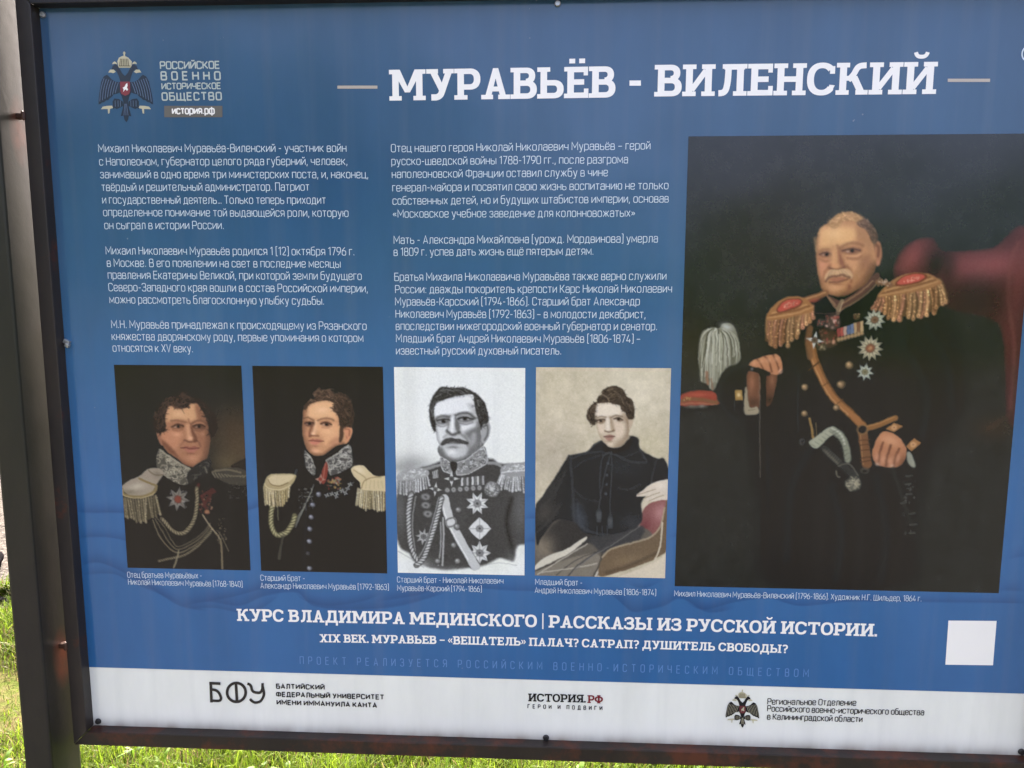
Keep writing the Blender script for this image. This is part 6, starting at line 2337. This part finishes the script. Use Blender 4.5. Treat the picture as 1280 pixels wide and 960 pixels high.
    for i, c in enumerate(((136, 62, 56), (160, 76, 66), (170, 140, 120), (84, 96, 118), (98, 110, 132), (170, 138, 98), (116, 80, 58), (180, 150, 106))):
        x = 484 + 19 * i
        A.fill([(x, 782 - 6 * i), (x + 18, 776 - 6 * i), (x + 20, 822 - 4 * i), (x + 2, 830 - 4 * i)], c, 1, 2, False)
        A.blob(x + 10, 842 - 5 * i, 11, 13, (176, 140, 96), .9, 0, 2)
    star(A, 358, 846, 54, (206, 206, 190), (96, 76, 60), 4, 10, .3)
    star(A, 700, 730, 64, (166, 166, 140), (124, 90, 66), 10, 12, .6)
    star(A, 674, 892, 76, (170, 160, 128), (140, 86, 62), 12, 5, .6, (170, 130, 90))
    A.view(980, 420, 3.69)
    star(A, 372, 166, 42, (176, 180, 158), (130, 122, 86), 8, 10, .5)
    A.view(835, 160, 1.6)
    A.finish(0.5, 0.55)
    A.noise(1.6, 2)


DRAWINGS = [(draw_old_officer_dark, (23, 26, 26), 240, 390, 'dark portrait of a stout curly-haired officer in a silver collar'),
            (draw_young_officer, (16, 22, 24), 240, 390, 'dark portrait of a young officer with cream epaulettes'),
            (draw_engraved_officer, (230, 231, 216), 240, 390, 'grey engraved portrait of a moustached officer with stars'),
            (draw_seated_youth, (198, 186, 156), 240, 390, 'pale watercolour portrait of a seated young man in a dark coat'),
            (draw_seated_general, (30, 33, 31), 480, 664, 'large dark portrait of a seated grey-haired general with gold epaulettes')]


def make_portraits():
    for q, (fn, bgc, w, h, lab), cap in zip(QUADS, DRAWINGS, caption_parts):
        x0, x1, z0, z1 = quad_rect(q)
        A = Art(w, h, bgc, survey_to_canvas(x0, x1, z0, z1, w, h))
        fn(A)
        o = printed_sheet('portrait', x0, x1, z0, z1, L1, w, h, A, M_ART, board)
        o['label'] = lab
        cap.build('caption', I_PALE, o)


make_portraits()
# ------------------------------------------------------------------ ground, grass
def ground_mat():
    m = new_mat('soil_and_turf', (70, 74, 40), 1.0, 0.0)
    b = m.node_tree.nodes['Principled BSDF']
    L = m.node_tree.links
    tc = nd(m, 'ShaderNodeTexCoord')
    n = nd(m, 'ShaderNodeTexNoise')
    n.inputs['Scale'].default_value = 11.0
    n.inputs['Detail'].default_value = 12
    n.inputs['Roughness'].default_value = 0.7
    bp = nd(m, 'ShaderNodeBump')
    bp.inputs['Distance'].default_value = 0.03
    L.new(n.outputs[0], bp.inputs['Height'])
    L.new(bp.outputs[0], b.inputs['Normal'])
    r = nd(m, 'ShaderNodeValToRGB')
    e = r.color_ramp.elements
    e[0].position, e[0].color = 0.4, rgba((52, 60, 26))
    e[1].position, e[1].color = 0.66, rgba((70, 61, 44))
    L.new(tc.outputs['Object'], n.inputs['Vector'])
    L.new(n.outputs[0], r.inputs[0])
    L.new(r.outputs[0], b.inputs['Base Color'])
    return m


bm = bmesh.new()
bmesh.ops.create_grid(bm, x_segments=40, y_segments=40, size=600)
g = finish('ground', bm, ground_mat(), None)
tag(g, 'flat grassy ground under and behind the board', 'ground', kind='structure')

# gravel path far left behind the post
def gravel_mat():
    m = new_mat('pale_gravel', (150, 142, 134), 1.0, 0.0)
    b = m.node_tree.nodes['Principled BSDF']
    L = m.node_tree.links
    tc = nd(m, 'ShaderNodeTexCoord')
    n = nd(m, 'ShaderNodeTexVoronoi')
    n.inputs['Scale'].default_value = 45
    r = nd(m, 'ShaderNodeValToRGB')
    r.color_ramp.elements[0].color = rgba((74, 70, 66))
    r.color_ramp.elements[1].color = rgba((42, 40, 38))
    L.new(tc.outputs['Object'], n.inputs['Vector'])
    L.new(n.outputs['Distance'], r.inputs[0])
    L.new(r.outputs[0], b.inputs['Base Color'])
    bp = nd(m, 'ShaderNodeBump')
    bp.inputs['Distance'].default_value = 0.01
    L.new(n.outputs['Distance'], bp.inputs['Height'])
    L.new(bp.outputs[0], b.inputs['Normal'])
    return m


yg0 = float(on_ground(5, 748)[1])
yg1 = yg0 + 3.2
bm = bmesh.new()
vsb = []
for x in np.linspace(-30, 30, 121):
    vsb.append((bm.verts.new((x, yg0 + 0.06 * math.sin(x * 3.1) + 0.04 * math.sin(x * 7.7), 0.006)),
                bm.verts.new((x, yg1 + 0.06 * math.sin(x * 2.3 + 1), 0.006))))
for a, b_ in zip(vsb[:-1], vsb[1:]):
    bm.faces.new((a[0], b_[0], b_[1], a[1]))
p = finish('path', bm, gravel_mat(), None)
tag(p, 'pale gravel path behind the board', 'path', kind='structure')


# unseen dark paving added in front of the board to dim its reflections
bm = bmesh.new()
box_bm(bm, -30, 30, -13, -0.75, -0.05, 0.03, 0.01)
m = gravel_mat()
m.name = 'added_dark_paving'
for n_ in m.node_tree.nodes:
    if n_.type == 'VALTORGB':
        n_.color_ramp.elements[0].color = rgba((66, 64, 61))
        n_.color_ramp.elements[1].color = rgba((48, 47, 45))
o = finish('added_pavement', bm, m, None)
tag(o, 'unseen grey paved walk added to dim reflections in the board', 'added_pavement', kind='structure')


def leaf_mat(name, stops):
    m = new_mat(name, (90, 110, 40), 0.6, 0.12)
    nt = m.node_tree
    b = nt.nodes['Principled BSDF']
    out = nt.nodes['Material Output']
    at = nd(m, 'ShaderNodeAttribute', attribute_name='print')
    tr = nd(m, 'ShaderNodeBsdfTranslucent')
    mx = nd(m, 'ShaderNodeMixShader')
    mx.inputs[0].default_value = 0.42
    nt.links.new(at.outputs['Color'], b.inputs['Base Color'])
    nt.links.new(at.outputs['Color'], tr.inputs['Color'])
    nt.links.new(b.outputs[0], mx.inputs[1])
    nt.links.new(tr.outputs[0], mx.inputs[2])
    nt.links.new(mx.outputs[0], out.inputs['Surface'])
    return m


def bare(x, y):
    """worn brown patch left of the post"""
    c = on_ground(8, 858)
    return np.exp(-(((x - c[0]) / 0.9) ** 2 + ((y - c[1] + 0.1) / 0.36) ** 2))


def blades(n, x0, x1, y0, y1, hmin, hmax, seed, wid=0.0042):
    g_ = np.random.default_rng(seed)
    x, y = g_.uniform(x0, x1, n), g_.uniform(y0, y1, n)
    tuft = (np.sin(x * 9.1 + 1.3 * np.sin(y * 7)) * np.sin(y * 8.3 + 1.7 * np.sin(x * 5)) + 1) / 2
    keep = (g_.random(n) > 0.93 * bare(x, y)) & (y > -0.75) & (y < yg0 + 0.05 * np.sin(x * 9) )
    x, y, tuft = x[keep], y[keep], tuft[keep]
    n = len(x)
    h = g_.uniform(hmin, hmax, n) * (0.55 + 0.75 * tuft) * (1 - 0.6 * bare(x, y))
    az = g_.uniform(0, 2 * np.pi, n)
    lean = g_.uniform(0.1, 0.95, n) * h
    wd = wid * g_.uniform(0.6, 1.4, n)
    dx, dy = np.cos(az), np.sin(az)
    fa = az + np.pi / 2 + g_.normal(0, .5, n)
    px, py = np.cos(fa), np.sin(fa)
    P = []
    for t, ww in ((0, .8), (.4, 1), (.75, .7), (1, .06)):
        cx, cy = x + dx * lean * t ** 2, y + dy * lean * t ** 2
        cz = h * (t - 0.22 * t * t * (lean / h))
        for s_ in (-1, 1):
            P.append(np.stack([cx + px * wd * ww * s_ / 2, cy + py * wd * ww * s_ / 2, cz], 1))
    V_ = np.stack(P, 1).reshape(-1, 3)
    b0 = np.arange(n) * 8
    Fc = np.concatenate([np.stack([b0 + 2 * i, b0 + 2 * i + 1, b0 + 2 * i + 3, b0 + 2 * i + 2], 1) for i in range(3)])
    hue = g_.random((n, 1))
    base = lin((56, 76, 14)) * (1 - hue) + lin((88, 104, 26)) * hue
    dry = (g_.random((n, 1)) < 0.10 + 0.45 * bare(x, y)[:, None])
    base = np.where(dry, lin((86, 75, 50)), base)
    base = base * g_.uniform(.5, 1.2, (n, 1))
    C_ = np.repeat(base, 8, 0)
    return V_, Fc, C_


def weeds(n, x0, x1, y0, y1, seed):
    """broad pale leaves among the grass"""
    g_ = np.random.default_rng(seed)
    V_, F_, C_ = [], [], []
    for _ in range(n):
        x, y = g_.uniform(x0, x1), g_.uniform(y0, y1)
        if bare(x, y) > 0.3:
            continue
        col = lin((66, 90, 24)) * g_.uniform(.8, 1.3)
        for q in range(g_.integers(3, 7)):
            az, L_, w, z = g_.uniform(0, 6.28), g_.uniform(.025, .06), g_.uniform(.008, .018), g_.uniform(.02, .07)
            rise = g_.uniform(.1, .9)
            i0 = len(V_)
            for t, ww in ((0, .1), (.3, .9), (.6, 1), (.85, .6), (1, .05)):
                for s_ in (-1, 1):
                    V_.append((x + math.cos(az) * L_ * t - math.sin(az) * w * ww * s_ / 2, y + math.sin(az) * L_ * t + math.cos(az) * w * ww * s_ / 2,
                               z * min(1, 4 * t) + L_ * t * rise - 0.3 * L_ * t * t + 0.1 * w * abs(s_)))
                    C_.append(col)
            F_ += [(i0 + 2 * i, i0 + 2 * i + 1, i0 + 2 * i + 3, i0 + 2 * i + 2) for i in range(4)]
    return np.array(V_), np.array(F_), np.array(C_)


sets = [blades(190000, -2.6, 3.0, 0.45, 2.6, 0.04, 0.115, 3, .0034),
        blades(60000, -4.5, 3.5, 2.4, yg0 + 0.1, 0.05, 0.13, 4, .006),
        blades(40000, -3, 3, -1.6, 0.5, 0.03, 0.08, 5),
        weeds(300, -2.2, 2.6, 0.6, 2.2, 6)]
V_, F_, C_, n_ = [], [], [], 0
for a, b_, c_ in sets:
    V_.append(a)
    F_.append(b_ + n_)
    C_.append(c_)
    n_ += len(a)
me = mesh_np('grass', np.concatenate(V_), np.concatenate(F_), np.concatenate(C_))
gr = link('grass', me, leaf_mat('grass_blade', None))
tag(gr, 'sunlit green grass with clover leaves growing below and behind the board', 'grass', kind='stuff')

# unseen trees added behind the reader, tallest left to darken the board's reflection
def added_wood():
    g_ = np.random.default_rng(17)
    V_, C_ = [], []
    for k_ in range(26):
        a = math.radians(g_.uniform(-75, 60))                 # bearing from straight behind, negative = left
        d = g_.uniform(24, 36)
        top = (10 if a < -0.15 else 4.0) * g_.uniform(.75, 1.1)
        cx, cy = d * math.sin(a), -d * math.cos(a)
        n = 900
        u = g_.normal(0, 1, (n, 3))
        u /= np.linalg.norm(u, axis=1)[:, None]
        r = g_.uniform(.45, 1, (n, 1)) * (1 + .25 * np.sin(u[:, :1] * 5 + k_) * np.sin(u[:, 2:] * 4))
        c = np.array([cx, cy, top * .55]) + u * r * np.array([3.4, 3.4, top * .45])
        c[:, 2] = np.maximum(c[:, 2], .3)
        t1 = g_.normal(0, .45, (n, 3))
        t2 = g_.normal(0, .45, (n, 3))
        V_.append(np.stack([c - t1, c - t2, c + t1, c + t2], 1).reshape(-1, 3))
        C_.append(np.repeat(lin((52, 74, 34)) * g_.uniform(.6, 1.3, (n, 1)), 4, 0))
    V_, C_ = np.concatenate(V_), np.concatenate(C_)
    F_ = np.arange(len(V_)).reshape(-1, 4)
    return mesh_np('added_wood', V_, F_, C_)


wd = link('added_wood', added_wood(), leaf_mat('added_wood_leaf', None))
tag(wd, 'unseen green trees added behind the reader to darken the board reflection', 'added_wood', kind='stuff')

# dark stone on the gravel at the far left
c = on_ground(1, 715)
bm = bmesh.new()
bmesh.ops.create_icosphere(bm, subdivisions=3, radius=0.09)
g_ = np.random.default_rng(2)
for v in bm.verts:
    v.co *= 1 + 0.22 * math.sin(v.co.x * 37 + 1) * math.sin(v.co.y * 29) + 0.1 * math.sin(v.co.z * 51)
    v.co.z *= 0.7
bmesh.ops.translate(bm, vec=(c[0] - 0.09, c[1], 0.045), verts=bm.verts)
st = finish('stone', bm, new_mat('dark_stone', (22, 21, 22), 1.0, 0.0), None, True)
tag(st, 'small dark stone on the pale gravel path left of the post', 'stone')
